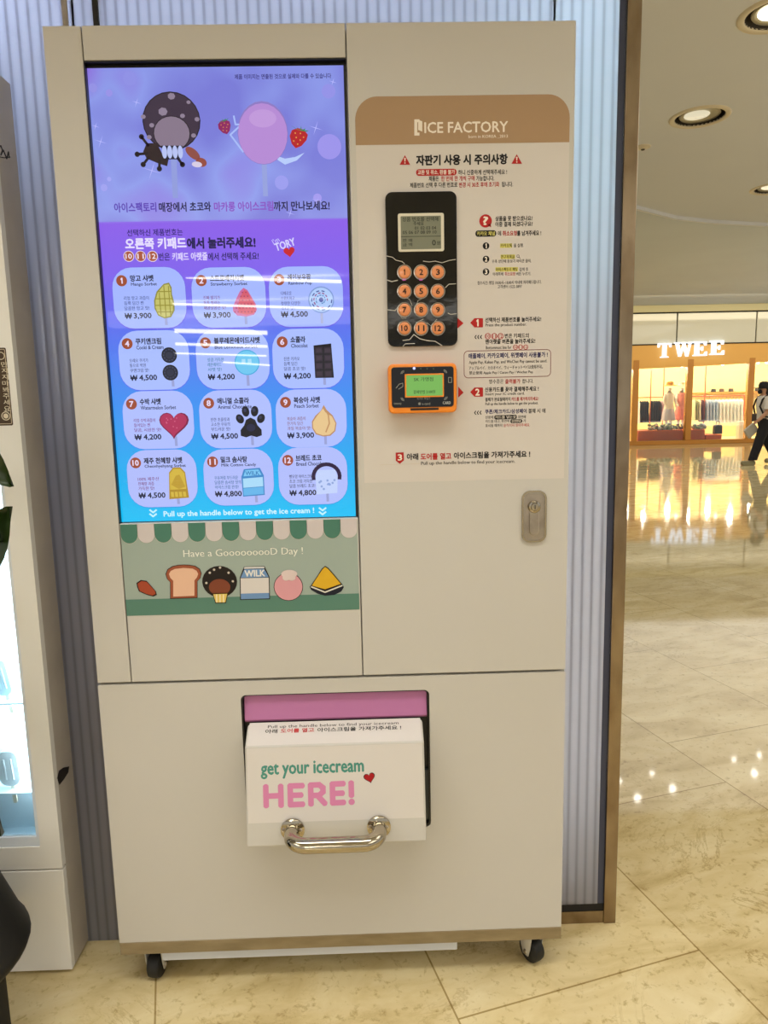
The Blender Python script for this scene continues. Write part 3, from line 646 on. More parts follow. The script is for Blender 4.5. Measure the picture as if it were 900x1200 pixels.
# instruction sticker on the right door
mb = MB(); p = Pr(mb, (0, 0, 0))
sa0, sb1 = p.ab(415.5, 113.5); sa1 = p.ab(668, 113)[0]; sb0 = p.ab(550, 563)[1]; hb = p.ab(540, 168.5)[1]; R = .042
arc = lambda cx, cy, t0, t1: [(cx+R*math.cos(math.radians(t0+(t1-t0)*i/10)), cy+R*math.sin(math.radians(t0+(t1-t0)*i/10))) for i in range(11)]
STK = noise_mat('sticker_white', '#d0c8c0', '#d3ccc4', 3, .35, spec=.4)
p.apoly([(sa0, sb0), (sa1, sb0)]+arc(sa1-R, sb1-R, 0, 90)+arc(sa0+R, sb1-R, 90, 180), STK, 1)
p.apoly([(sa0, hb), (sa1, hb)]+arc(sa1-R, sb1-R, 0, 90)+arc(sa0+R, sb1-R, 90, 180), ink('#a98a68'), 2)
p.line([(445, 544.8), (535, 542)], .6, ink('#cfc3b4'), 2)
WH = ink('#efe4d4'); BK = ink('#141112'); RD = ink('#b3201e'); BL = ink('#1c1a5a'); YL = ink('#d8cf6e')
p.text('ICE FACTORY', 497.5, 595, 149.5, 11.6, WH, 3, .03, v1=148.8); p.text('born in KOREA _2013', 549, 595, 160.2, 3.8, WH, 3, .0)
p.poly([(485.5, 140), (491.5, 140), (491.5, 159), (485.5, 159)], WH, 3); p.poly([(489, 143.5), (494, 143.5), (494, 155.5), (489, 155.5)], ink('#a98a68'), 4); p.poly([(490, 140.5), (494.8, 142.5), (494.8, 154.5), (490, 152.5)], WH, 5)
def warn(u, v):
    p.poly([(u, v-5.8), (u+6.2, v+5.4), (u-6.2, v+5.4)], RD, 3); p.poly([(u-.9, v-2.6), (u+.9, v-2.6), (u+.5, v+1.8), (u-.5, v+1.8)], WH, 4); p.circ(u, v+3.4, .8, WH, 4, n=8)
warn(474.5, 187.8); warn(605.5, 186.6)
p.text('자판기 사용 시 주의사항', 488, 594.5, 187.6, 11, BK, 2, .05, v1=186.8)
p.rr(487.5, 198.4, 535, 205.6, 3.4, RD, 2); p.text('교환 및 취소, 환불 불가', 489.5, 533, 202, 5.2, WH, 3, .02)
p.text('하니 신중하게 선택해주세요 !', 537, 594, 201.8, 5.6, BK, 2, .02)
p.text('제품은', 502.5, 514, 209.4, 5.6, BK, 2, .02); p.text('한 번에 한 개씩 구매', 517, 556, 209.2, 5.6, RD, 2, .02); p.text('가능합니다.', 558, 579, 209, 5.6, BK, 2, .02)
p.text('제품번호 선택 후 다른 번호로', 480.5, 536, 216.8, 5.6, BK, 2, .02); p.text('변경 시 30초 후에 초기화', 538, 585, 216.4, 5.6, RD, 2, .02); p.text('됩니다.', 588, 601, 216, 5.6, BK, 2, .02)
p.circ(569, 259, 7.4, RD, 2); p.poly([(571, 264), (575.5, 266.5), (575, 262)], RD, 2); p.text('?', 566.4, 571.8, 258.8, 9, WH, 3, .05)
p.text('상품을 못 받으셨나요?', 580.5, 624, 256, 5.4, BK, 2, .03); p.text('이중 결제 되셨다구요?', 580.5, 624, 262.6, 5.4, BK, 2, .03)
p.rr(557, 270.2, 581.5, 277.2, 3.2, BK, 2); p.text('카카오 채널', 559, 579.8, 273.7, 4.8, YL, 3, .02)
p.text('에', 583.4, 587, 273.4, 5.4, BK, 2, .02); p.text('취소요청', 589, 605.6, 273.4, 5.6, RD, 2, .03); p.text('를 남겨주세요 !', 606, 634, 273.2, 5.6, BK, 2, .03)
for k, v in enumerate((288.2, 303.8, 318.6)): p.circ(569.5, v, 3.9, BK, 2); p.text(str(k+1), 568.2, 570.9, v, 5, WH, 3, .05)
p.poly([(586, 285.4), (600, 285.2), (600, 290.4), (586, 290.6)], YL, 2); p.text('카카오톡', 586.5, 600, 287.8, 4.2, BK, 3, .01); p.text('을 실행.', 602, 613.5, 287.6, 4.2, BK, 2, .01)
p.poly([(586.5, 298.4), (603.5, 298.2), (603.5, 303.4), (586.5, 303.6)], YL, 2); p.text('친구목록을', 587, 603, 301, 4.2, BK, 3, .01); p.circ(607, 300.2, 1.6, BK, 2, hole=.7); p.line([(608, 301.4), (609.6, 303)], .5, BK, 2)
p.text('우측 상단에 돋보기 아이콘 클릭.', 576.5, 622.5, 306, 4.0, BK, 2, .01)
p.poly([(580.5, 313.2), (607, 313), (607, 318.2), (580.5, 318.4)], YL, 2); p.text('아이스팩토리 채팅', 581, 606, 315.8, 4.0, BK, 3, .01); p.text('검색 후', 608.5, 619, 315.6, 4.2, BK, 2, .01)
p.text('아래쪽에', 577.5, 589.5, 321.2, 4.0, BK, 2, .01); p.text('취소요청', 591.5, 603.5, 321, 4.2, RD, 2, .01); p.text('버튼 누르기.', 605, 622, 320.8, 4.0, BK, 2, .01)
p.text('접수시간: 평일 10:00시~18:00시 이내에 처리해드립니다.', 559.5, 634.5, 331, 4.2, BK, 2, .0); p.text('고객센터 1522-3897', 583, 611.5, 335.8, 4.2, BK, 2, .0)
def flag(u0, u1, v, t):
    p.poly([(u0, v), (u0+5, v-5.4), (u1, v-5.4), (u1+.6, v-4.6), (u1+.6, v+4.8), (u1, v+5.4), (u0+5, v+5.4)], RD, 2); p.text(t, (u0+u1)/2-1, (u0+u1)/2+3.6, v, 7.4, WH, 3, .05)
flag(551, 565.4, 378.3, '1'); flag(551, 565.4, 459.5, '2')
p.poly([(535, 371.6), (543.2, 378.8), (535, 386)], RD, 2); p.poly([(537, 453), (543.2, 460), (537, 466)], RD, 2)
p.text('선택하신 제품번호를 눌러주세요!', 568.6, 634, 375, 5.4, BK, 2, .03, v1=374); p.text('Press the product number.', 569, 617, 381.2, 4.4, BK, 2, .0, v1=380.8)
p.text('❮❮❮', 556, 565, 395, 4.4, BK, 2, .0)
for k, t in enumerate(('10', '11', '12')): p.circ(571.6+k*7.5, 394, 3.5, RD, 2, hole=.8); p.text(t, 569.6+k*7.5, 573.6+k*7.5, 394, 3.6, RD, 3, .02); p.circ(604+k*6, 406.8, 2.9, RD, 2, hole=.8); p.text(t, 602.4+k*6, 605.6+k*6, 406.8, 2.8, RD, 3, .0)
p.text('번은 키패드의', 591.5, 619.5, 393.4, 5.2, BK, 2, .02); p.text('맨아랫줄 버튼을 눌러주세요!', 569, 627, 400, 5.4, BK, 2, .03); p.text('Bottommost line for', 569.5, 599, 407.2, 3.8, BK, 2, .0)
bx = [p.ab(543.4, 411.2), p.ab(645.4, 441.2)]
k = p.sc(595, 425); bo = rrect(bx[0][0], bx[1][0], bx[1][1], bx[0][1], 5*k); bi = rrect(bx[0][0]+.7*k, bx[1][0]-.7*k, bx[1][1]+.7*k, bx[0][1]-.7*k, 4.4*k); p.apoly(bo, ink('#7c3a3a'), 2, [bi])
p.text('애플페이, 카카오페이, 위챗페이 사용불가 !', 549, 641.6, 417, 6.2, BL, 2, .03, v1=416); p.text('Apple Pay, Kakao Pay, and WeChat Pay cannot be used.', 549.5, 641, 424.8, 4.6, BK, 2, .005, v1=423.8)
p.text('アップルペイ、カカオペイ、ウィーチャットペイは使用不可。', 549.5, 636, 431, 4.4, BK, 2, .0, v1=430.2); p.text('禁止使用 Apple Pay / Cacao Pay / Wechat Pay.', 549.8, 625, 437, 4.4, BK, 2, .0, v1=436.2)
p.text('영수증은', 573, 590, 447, 5, BK, 2, .01); p.text('출력불가', 592, 609.6, 446.8, 5.2, RD, 2, .02); p.text('합니다.', 612, 625, 446.6, 5, BK, 2, .01)
p.text('신용카드를 꽂아 결제해주세요 !', 568.4, 631, 456.4, 5.4, BK, 2, .03, v1=455.6); p.text('Insert your IC credit card.', 568.8, 614.5, 461.8, 4.2, BK, 2, .0)
p.text('결제가 완료될때까지', 568.6, 598, 468, 4.4, BK, 2, .02); p.text('카드를 제거하지마세요!', 599.4, 631, 467.4, 4.4, RD, 2, .02); p.text('Pull up the handle below to get the product.', 568.8, 630.6, 473.2, 4.0, BK, 2, .0)
p.text('❮❮❮', 555.6, 564.4, 483.6, 4.4, BK, 2, .0); p.text('쿠폰/체크카드/삼성페이', 568.4, 617, 482, 5.2, BL, 2, .03); p.text('결제 시 에', 619, 639, 481.4, 5.2, BK, 2, .02)
p.text('신용에', 568.8, 578, 489, 3.8, BK, 2, .0); p.rr(579.2, 486.6, 605.6, 491, 2, BK, 2); p.text('카드를 넣는곳', 580.4, 604.4, 488.8, 3.4, WH, 3, .0); p.text('화면에', 607, 616, 488.6, 3.8, BK, 2, .0)
p.text('카드를 대고, 화면에', 568.8, 596.6, 493.6, 3.8, BK, 2, .0); p.rr(598, 491.4, 612, 495.6, 2, BK, 2); p.text('승인완료', 599.4, 610.6, 493.4, 3.4, WH, 3, .0); p.text('가', 613, 616.4, 493.2, 3.8, BK, 2, .0)
p.text('표시될 때까지', 568.8, 588.4, 498.6, 3.8, BK, 2, .0); p.text('움직이지 말아주세요.', 590, 621, 498.2, 3.8, RD, 2, .0)
p.poly([(463.6, 530.4), (473, 530), (473.4, 539.4), (468.6, 543.6), (463.8, 539.8)], RD, 2); p.text('3', 466.3, 470.9, 536, 7, WH, 3, .05)
p.text('아래', 476.8, 490, 535.2, 7.4, BK, 2, .04); p.text('도어를 열고', 493, 528.6, 534.8, 7.4, RD, 2, .04); p.text('아이스크림을 가져가주세요 !', 532, 621, 533.6, 7.4, BK, 2, .04, v1=532.2)
p.text('Pull up the handle below to find your icecream.', 493.5, 603.5, 543, 5.2, BK, 2, .0, v1=541.4)
mb.build('instruction_sticker', VM)

# keypad
kx0, kz1 = at(450.5, 226).x, at(492, 225.6).z; kx1, kz0 = at(535.2, 315).x, at(496, 406).z; kx0 = at(453, 320).x
mb = MB(); rbox(mb, kx0, kx1, kz0, kz1, .013, -.007, -.0004, GLOSSBLACK, .0012)
# pale lines painted as reflections on the glossy sheet around the keys
p = Pr(mb, (0, -.0072, 0)); GLINT = mat('painted_glint', '#b9b4aa', .3)
for path, w in ((((453, 300), (460, 301.5), (464, 305), (471, 306.5), (474, 309)), .8), (((496, 306), (503, 307), (510, 306), (518, 308), (527, 305), (534, 304)), .8), (((453, 328), (459, 330), (466, 328.5)), 1), (((522, 337), (526, 333), (534, 332.6)), .8), (((454, 363), (463, 364), (466, 360.5)), .9), (((525, 367), (528, 368.4), (535, 367.6)), .9),
                ((( 470, 346), (480, 351), (483, 358)), .5), (((487, 360), (490, 352), (497, 349)), .5), (((472, 399), (480, 398), (485, 392), (492, 397), (500, 399), (510, 400), (518, 405)), 1), (((486, 386), (488, 378), (496, 374)), .7), (((500, 378), (505, 382), (512, 374)), .5), (((472, 406), (475, 403), (486, 402.5)), .8), (((468, 368), (471, 373), (476, 373)), .5)):
    p.line(path, w, GLINT, 1)

kp = mb.build('keypad', VM)
mb = MB(); p = Pr(mb, (0, -.0072, 0))
FR = mat('lcd_frame', '#d9d2bd', .4); LC = mat('lcd_glass', '#7f8270', .15)
a0, b1 = p.ab(466, 250.5); a1, b0 = p.ab(520.4, 294.5)
rbox(mb, a0, a1, b0, b1, .004, -.0095, -.0068, FR, .0006)
p = Pr(mb, (0, -.0096, 0)); p.rr(469.4, 253.5, 517, 291.6, 1, LC, 1)
LI = ink('#26281f')
p.text('상품 번호를 선택해', 471.5, 513.5, 256.8, 5, LI, 2, .01); p.text('주세요', 484.5, 496.5, 262, 4.4, LI, 2, .01); p.text('01 02 03 04', 486, 511, 267.2, 3.6, LI, 2, .01); p.text('05 06 07 08 09 10', 472, 511.5, 272.2, 3.6, LI, 2, .01)
p.line([(470, 277.4), (516.5, 276.8)], .6, LI, 2); p.text('판 매', 472, 483, 281.8, 3.8, LI, 2, .01); p.text('금 액', 472, 483, 286.8, 3.8, LI, 2, .01); p.text('0', 506.4, 510.6, 284.4, 6, LI, 2, .02); p.text('원', 512, 516, 284.6, 4.4, LI, 2, .0)
mb.build('lcd_display', kp)
for i in range(12):
    r, cl = divmod(i, 3); u = (474, 493.6, 513.2)[cl]; v = (318.8, 341.2, 363, 384.6)[r]
    q = at(u, v, -.010); rr_ = .0122
    mb = MB(); mb.lathe([(rr_+.0022, .0028), (rr_+.0022, .0008), (rr_+.0005, .0006)], STEEL, (q.x, -.010, q.z), 'Y', 24)
    mb.lathe([(0, -.0006), (rr_*.75, -.0003), (rr_*.93, .0002), (rr_, .0012), (rr_, .003)], KEYO, (q.x, -.010, q.z), 'Y', 24)
    p = Pr(mb, (0, -.0107, 0)); t = str(i+1); w = 2.1 if len(t) == 1 else 3.6
    if i == 0: w = 1.4
    p.text(t, u-w, u+w, v, 6.4, BK, 1, .03)
    mb.build('key', kp)
for u in (473.6, 493.2):
    mb = MB(); p = Pr(mb, (0, -.0072, 0)); p.rr(u-2.2, 325.6, u+2.2, 328.6, 1, lit('#e052c0', 1.0), 1); mb.build('key_lamp', kp)
# card reader
cx0, cz1 = at(454.5, 428, -.03).x, at(496, 426, -.03).z; cx1, cz0 = at(535, 455, -.03).x, at(495, 484, -.03).z
mb = MB(); rbox(mb, cx0, cx1, cz0, cz1, .010, -.034, -.0004, ORANGE, .003)
mb.box(cx1-.001, cx1+.0012, -.026, -.006, cz0+.016, cz1-.012, DKORANGE)
mb.box(at(481, 480, -.034).x, at(514, 480, -.034).x, -.0348, -.030, at(497, 480.6, -.034).z, at(497, 478.2, -.034).z, DARK)
cr = mb.build('card_reader', VM)
mb = MB(); p = Pr(mb, (0, -.0342, 0)); a0, b1 = p.ab(458.4, 430.6); a1, b0 = p.ab(531.8, 476.4)
rbox(mb, a0, a1, b0, b1, .006, -.0352, -.0335, mat('reader_face', '#060607', .08), .0005)
p = Pr(mb, (0, -.0353, 0)); G = ink('#8f8f88')
for u, v, q0 in ((473.5, 438, 90), (520, 437, 0), (473.5, 466, 180), (520.5, 465, 270)):
    for r in (2.2, 3.6): p.line([(u+r*math.cos(math.radians(q0+t)), v-r*math.sin(math.radians(q0+t))) for t in (0, 30, 60, 90)], .7, G, 1)
p.circ(485.3, 431.6, 1.6, lit('#b8c0ff', 1.6), 1); 
for u in (493, 500.5, 508): p.circ(u, 432, 1, ink('#3a4a40'), 1)
p.text('tmoney', 461.5, 470.5, 473.4, 3, G, 1, .0); p.text('IC카드 투입구', 489, 504, 466.8, 3, G, 1, .0); p.text('◉ e-card', 490, 504, 473, 3.2, G, 1, .0); p.text('CARD', 519, 528, 472, 3.4, ink('#c9c9c4'), 1, .01)
p.rr(525.2, 442, 529.6, 448.6, .8, G, 1, hole=.7); p.line([(464, 455), (468, 450), (472, 449), (472, 453), (467, 456)], .7, G, 1)
mb.build('reader_face', cr)
mb = MB(); p = Pr(mb, (0, -.0353, 0)); a0, b1 = p.ab(474.2, 438.4); a1, b0 = p.ab(520.2, 465)
rbox(mb, a0, a1, b0, b1, .0012, -.0372, -.035, ORANGE, .0004)
p = Pr(mb, (0, -.0373, 0)); p.rr(476, 440, 518.8, 463.4, .6, lit('#7fc05a', .85), 1); GT = lit('#20401c', .8)
p.text('SK 가맹점', 485, 507.5, 444.4, 4.6, GT, 2, .01); p.text('결제방법 2100원', 484.5, 510, 459.2, 4.2, GT, 2, .01)
mb.build('reader_screen', cr)

# door lock with folding lever
lx0, lz1 = at(611, 605).x, at(626, 574.6).z; lx1, lz0 = at(640, 605).x, at(626, 635).z
mb = MB()
o_, i_ = rrect(lx0, lx1, lz0, lz1, .017), rrect(lx0+.004, lx1-.004, lz0+.004, lz1-.004, .014)
plate(mb, o_, [i_], -.005, 0, CHROME); pr2 = Pr(mb, (0, -.0012, 0)); pr2.apoly(i_, STEEL, 0)
lk = mb.build('door_lock', VM); lxc = (lx0+lx1)/2; lzc = at(625.4, 593.4).z
mb = MB(); mb.lathe([(0, -.011), (.0075, -.0108), (.0085, -.009), (.012, -.0085), (.0135, -.006), (.0135, -.001)], CHROME, (lxc, 0, lzc), 'Y', 24); mb.box(lxc-.0008, lxc+.0008, -.0116, -.0105, lzc-.004, lzc+.004, DARK); mb.build('lock_cylinder', lk)
mb = MB(); rbox(mb, lxc-.010, lxc+.010, at(625, 627).z, lzc-.006, .0095, -.0058, -.001, STEEL, .0015); mb.build('lock_lever', lk)

# castors, tray and feet
def caster(px, py, ang):
    c_, s_ = math.cos(ang), math.sin(ang); r = .030; wz = .0305
    def rot(mb):
        mb.v = [(px+(x)*c_-(y)*s_, py+(x)*s_+(y)*c_, z) for x, y, z in mb.v]; return mb
    mb = MB(); mb.box(-.022, .022, -.02, .03, .082, .0875, ZINC)
    for sx_ in (-1, 1):
        mb.prism([Vector((sx_*.0185, y, z)) for y, z in ((-.020, .083), (.024, .083), (.016, .045), (.008, .022), (-.008, .022), (-.014, .042))], (sx_*.0025, 0, 0), ZINC, .0004)
        mb.lathe([(0, .004), (.005, .003), (.006, 0)] if sx_ > 0 else [(0, -.004), (.005, -.003), (.006, 0)], STEEL, (sx_*.021, 0, wz), 'X', 12)
    rot(mb); cs = mb.build('caster', VM)
    mb = MB(); mb.lathe([(0, -.0155), (r-.006, -.0155), (r-.001, -.012), (r, -.006), (r, .006), (r-.001, .012), (r-.006, .0155), (0, .0155)], RUBBER, (0, 0, wz), 'X', 28)
    rot(mb); mb.build('wheel', cs)
qa = onz(176, 1147); qb = onz(627, 1130)
caster(.066, .043, -.12); caster(.944, .046, .55); caster(.07, .35, 0); caster(.93, .35, 0)
mb = MB(); ta = at(205, 1118, .008); tb = at(536, 1108, .008)
mb.box(ta.x-.03, tb.x, .008, .33, at(400, 1118.5, .008).z, ZB-.0315, mat('tray_white', '#c9ccd2', .4), .002); mb.build('drip_tray', VM)

# =================================================================== LEFT CABINET (white display freezer)
LX1, LY = -.138, .057
LC_ = thing('display_cabinet', 'white display cabinet with a bright blue window, left of the vending machine', 'cabinet', (-.6, .1, 0))
sz = at(60, 1019, LY).z; wx = at(47, 992, LY).x; wz0 = at(20, 993.5, LY).z; LZT = at(5, 69, LY).z; wz1 = 1.62
LX0 = -1.04
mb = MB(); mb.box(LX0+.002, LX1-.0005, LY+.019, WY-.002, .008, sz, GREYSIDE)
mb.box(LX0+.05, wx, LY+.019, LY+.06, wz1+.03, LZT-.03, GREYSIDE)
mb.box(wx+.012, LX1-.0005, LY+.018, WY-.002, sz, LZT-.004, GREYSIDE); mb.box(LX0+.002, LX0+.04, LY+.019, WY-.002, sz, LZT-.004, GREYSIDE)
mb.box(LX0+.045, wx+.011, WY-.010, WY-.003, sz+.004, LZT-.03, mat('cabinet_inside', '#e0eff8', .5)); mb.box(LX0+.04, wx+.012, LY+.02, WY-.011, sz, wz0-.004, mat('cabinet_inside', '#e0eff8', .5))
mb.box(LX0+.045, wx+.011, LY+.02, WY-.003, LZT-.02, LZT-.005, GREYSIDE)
mb.build('cabinet_body', LC_)
mb = MB(); mb.box(LX0, LX1, LY, LY+.018, .008, sz-.002, WHITE, .0015); mb.build('base_panel', LC_)
mb = MB(); plate(mb, rrect(LX0, LX1, sz+.002, LZT, .002, 2), [rrect(LX0+.06, wx, wz0, wz1, .002, 2)], LY, LY+.018, WHITE); dr = mb.build('glass_door', LC_)
FRM = mat('window_frame_white', '#dfe6ee', .35)
mb = MB(); plate(mb, rrect(LX0+.0605, wx-.0005, wz0+.0005, wz1-.0005, .002, 2), [rrect(LX0+.075, wx-.008, wz0+.024, wz1-.01, .002, 2)], LY+.003, LY+.017, FRM); mb.build('window_frame', dr)
glass = bpy.data.materials.new('clear_glass'); glass.use_nodes = True
N, L = glass.node_tree.nodes, glass.node_tree.links; N.remove(N['Principled BSDF']); tr = N.new('ShaderNodeBsdfTransparent'); gg = N.new('ShaderNodeBsdfGlossy'); gg.inputs['Roughness'].default_value = .02
fr = N.new('ShaderNodeFresnel'); fr.inputs[0].default_value = 1.5; mm = N.new('ShaderNodeMixShader'); L.new(fr.outputs[0], mm.inputs[0]); L.new(tr.outputs[0], mm.inputs[1]); L.new(gg.outputs[0], mm.inputs[2]); L.new(mm.outputs[0], N['Material Output'].inputs[0])
tr.inputs[0].default_value = (.93, .98, 1, 1)
mb = MB(); mb.box(LX0+.0755, wx-.0085, LY+.009, LY+.012, wz0+.0245, wz1-.0105, glass); mb.build('window_pane', dr)
mb = MB(); p = Pr(mb, (0, LY, 0))
p.rr(-26, 408, 15.6, 498.5, 2, ink('#4a3a2c'), 1); p.rr(-24.6, 409.6, 14.2, 496.8, 1.6, ink('#cbbba0'), 2, hole=.7)
for k, ch in enumerate('만지지마봐주세요'): p.text(ch, 1.5+k*.45, 9+k*.45, 427+k*7.4, 6, ink('#d9cdb4'), 2, .01)
p.circ(1, 417, 4.6, ink('#d9cdb4'), 2, hole=.82); p.circ(7, 487.5, 5.2, ink('#d9cdb4'), 2, hole=.82); p.circ(7, 487.5, 3, ink('#d9cdb4'), 2)
mb.build('notice_sticker', dr)
mb = MB(); p = Pr(mb, (0, LY, 0))
p.line([(-8, 176), (-3, 172), (1, 171), (3, 176), (1, 182), (4, 176), (8, 186), (10, 178), (11, 185)], 1.6, ink('#14131c'), 1); p.line([(-6, 184), (0, 184), (5, 185), (12, 184)], 1.2, ink('#14131c'), 1)
mb.build('handwritten_mark', dr)
# chip in the side panel
mb = MB(); sx_ = LX1-.0004
def onx(u, v): d = ray(u, v); return CAM+d*((sx_-CAM.x)/d.x)
mb.add([onx(*q)+Vector((.0004, 0, 0)) for q in ((66.5, 912), (69, 903), (74, 899.5), (81, 898), (80, 905), (75, 913), (69.5, 920))], [list(range(7))], ink('#1c1410')); mb.build('paint_chip', LC_)
area('cabinet_lamp', (-.55, LY+.055, wz1-.0), (.75, .03), 26, (.72, .92, 1))
area('cabinet_lamp_low', (wx-.012, LY+.05, .85), (.85, .03), 4.2, (.72, .92, 1), rot=(0, PI/2, 0))
ICE = mat('pale_ice', '#cfe9f2', .25); ICE2 = mat('white_ice', '#e6e9ea', .25); WOOD = mat('stick_wood', '#e3d9c0', .6)
def lolly(label, u, v, hw, hh, tilt, m, y):
    c0 = at(u, v, y); t = thing('ice_lolly', label, 'ice lolly', (c0.x, y, c0.z), 'display ice lollies in the cabinet window')
    k = 1/558
    def rot(mb): mb.v = [(c0.x+(x)*math.cos(tilt)+(z)*math.sin(tilt), y+yy, c0.z-(x)*math.sin(tilt)+(z)*math.cos(tilt)) for x, yy, z in mb.v]; return mb
    mb = MB(); out_ = rrect(-hw*k, hw*k, -hh*k, hh*k, hw*k*.8); mb.prism([Vector((a, -.009, bq)) for a, bq in out_], (0, .018, 0), m, .003)
    for s_ in (-.35, .35): mb.tube([(s_*hw*k, -.0085, -hh*k*.6), (s_*hw*k, -.0085, hh*k*.55)], .0028, m, 8)
    rot(mb).build('ice_bar', t)
    mb = MB(); rbox(mb, -.0045, .0045, -hh*k-.045, -hh*k+.01, .004, -.002, .002, WOOD); rot(mb).build('stick', t)
lolly('pale blue ice lolly on a wooden stick tilted in the cabinet window', 3, 793, 10.5, 24, -.16, ICE, LY+.045)
lolly('white ice lolly low in the cabinet window beside the dark leaf', 12, 899, 13.5, 24, -.05, ICE2, LY+.045)
for u0, v0, u1, v1 in ((-20, 676, 10.6, 672), (8, 786, 23, 775), (24, 888, 34, 877)):
    A, B = at(u0, v0, LY+.03), at(u1, v1, LY+.03); mb = MB(); mb.tube([A, B], .0011, STEEL, 6); mb.build('display_wire', LC_)
for v in (818, 922): zz = at(20, v, LY+.05).z; mb = MB(); mb.box(LX0+.045, wx-.002, LY+.022, WY-.012, zz-.004, zz, mat('shelf_white', '#dcecf4', .3)); mb.build('shelf', LC_)

# =================================================================== PLANT at the left edge
PL = thing('potted_plant', 'dark-leaved plant in a black pot at the left edge, before the white display cabinet', 'plant', (-.335, -.13, 0))
pc = Vector((-.335, -.13, 0)); rm = at(25, 1112, -.13).x-pc.x; zt = at(2, 1050, -.13).z; zmx = at(25, 1112, -.13).z; zbt = at(2, 1136, -.13).z
PB = mat('black_pot', '#060606', .6)
mb = MB(); mb.lathe([(0, zt+.075), (rm-.125, zt+.075), (rm-.118, zt+.10), (rm-.108, zt+.10), (rm-.047, zt), (rm-.012, zmx+.018), (rm-.002, zmx), (rm, zmx-.010), (rm-.005, zmx-.022), (rm-.022, zbt+.004), (rm*.6, zbt-.012), (0, zbt-.012)][::-1], PB, pc, 'Z', 40); mb.build('pot', PL)
rl = at(6.5, 1180, -.13).x-pc.x
for a in (0.0, 2*PI/3, 4*PI/3):
    mb = MB(); mb.tube([pc+Vector((math.cos(a)*rl*.88, math.sin(a)*rl*.88, zbt+.0)), pc+Vector((math.cos(a)*(rl-.008), math.sin(a)*(rl-.008), .004))], [.022, .014], PB, 12); mb.build('leg', PL)
BARK = noise_mat('bark', '#4a3a28', '#5c4a34', 20, .8)
mb = MB(); stem = [pc+Vector((0, 0, zt+.06)), pc+Vector((.02, -.02, .8)), pc+Vector((-.01, .0, 1.25)), pc+Vector((.01, .0, 1.7))]; mb.tube(stem, [.016, .014, .011, .006], BARK, 8); mb.build('trunk', PL)
LEAF = noise_mat('dark_leaf', '#16240a', '#2c4210', 9, .35, spec=.5)
def leaf(base, tip, w, droop=.02):
    base, tip = Vector(base), Vector(tip); ax = tip-base; s_ = ax.cross(Vector((0, -1, .25))).normalized(); n = s_.cross(ax).normalized()
    vs, fs = [], []; K = 8
    for i in range(K+1):
        t = i/K; c0 = base+ax*t+n*(-droop*4*t*(t-1)*1)
        ww = w*(math.sin(PI*min(1, t*.96+.03))**.75)
        vs += [c0-s_*ww+n*.012, c0-n*.004, c0+s_*ww+n*.012]
    for i in range(K): a = i*3; fs += [[a, a+1, a+4, a+3], [a+1, a+2, a+5, a+4]]
    mb = MB(); o = len(vs); mb.add(vs+[Vector(v)+n*-.0012 for v in vs], fs+[[o+i for i in f[::-1]] for f in fs], LEAF, True); mb.tube([base-ax*.12, base, base+ax*.97], [.003, .003, .0012], LEAF, 6); mb.build('leaf', PL, sharp=80)
t1 = at(11.5, 556, -.13); t2 = at(12.5, 602, -.13); t3 = at(4.5, 905, -.13)
leaf(t1+Vector((-.10, 0, .115)), t1+Vector((.004, 0, -.022)), .034); leaf(t2+Vector((-.075, .01, -.135)), t2+Vector((-.003, .01, .012)), .040); leaf(t2+Vector((-.13, -.02, .10)), t2+Vector((-.012, -.02, -.05)), .05)
leaf(t3+Vector((-.055, 0, .17)), t3+Vector((-.014, 0, -.13)), .022); leaf(t3+Vector((-.16, -.02, .1)), t3+Vector((-.05, -.02, -.12)), .04)
for k in range(14):
    z = .75+k*.075; a = PI*.55+k*2.1; rr_ = .17+.05*random.random()
    dx = math.cos(a)*rr_; dx = dx-.05 if dx > 0 else dx
    bq = pc+Vector((dx*.25, math.sin(a)*rr_*.2-.01, z)); leaf(bq, bq+Vector((dx*.75-.03, math.sin(a)*rr_*.4-.02, .05-.11*random.random())), .045)

# =================================================================== CEILING LIGHTS (near)
TRIMW = mat('light_trim', '#d9cdb4', .4); CUPD = mat('light_cup', '#2e261c', .5); CUPG = mat('light_reflector', '#b5ac93', .35)
def downlight(label, x, y, on, tilt=0):
    t = thing('ceiling_light', label, 'ceiling light', (x, y, 2.7), 'recessed ceiling lights')
    mb = MB(); mb.lathe([(.117, .004), (.1175, -.003), (.121, -.006), (.136, -.007), (.143, -.004), (.146, .0005)], TRIMW, (x, y, 2.7), 'Z', 40); mb.build('trim_ring', t)
    mb = MB(); mb.lathe([(.1172, .0), (.116, .07), (.0, .071)], CUPD, (x, y, 2.7), 'Z', 36); mb.build('recess_cup', t)
    mb = MB(); mb.lathe([(.093, .004), (.097, .009), (.092, .010), (.084, .008), (.066, .018), (.0, .020)], CUPG, (x, y, 2.7), 'Z', 36); rf = mb.build('reflector', t)
    mb = MB(); mb.lathe([(.064, .0155), (.05, .010), (0, .008)], lit('#fff3d0', on), (x-.008, y+.022, 2.7), 'Z', 28); mb.build('bulb', t)
downlight('wide round recessed ceiling light near the middle of the beige ceiling', 2.285, 2.305, 0.72)
downlight('brightly lit round ceiling light at the top right corner', 2.14, 1.36, 5.0)
downlight('round ceiling light lowest at the right edge of the beige ceiling', 3.36, 3.53, .9)
q = onz(753.5, 172, 2.7); mb = MB(); mb.lathe([(0, -.016), (.012, -.014), (.02, -.008), (.040, -.005), (.043, .0)], TRIMW, (q.x, q.y, 2.7), 'Z', 24)
mb.lathe([(0, -.0195), (.009, -.018), (.012, -.0135)], CUPD, (q.x, q.y, 2.7), 'Z', 16)
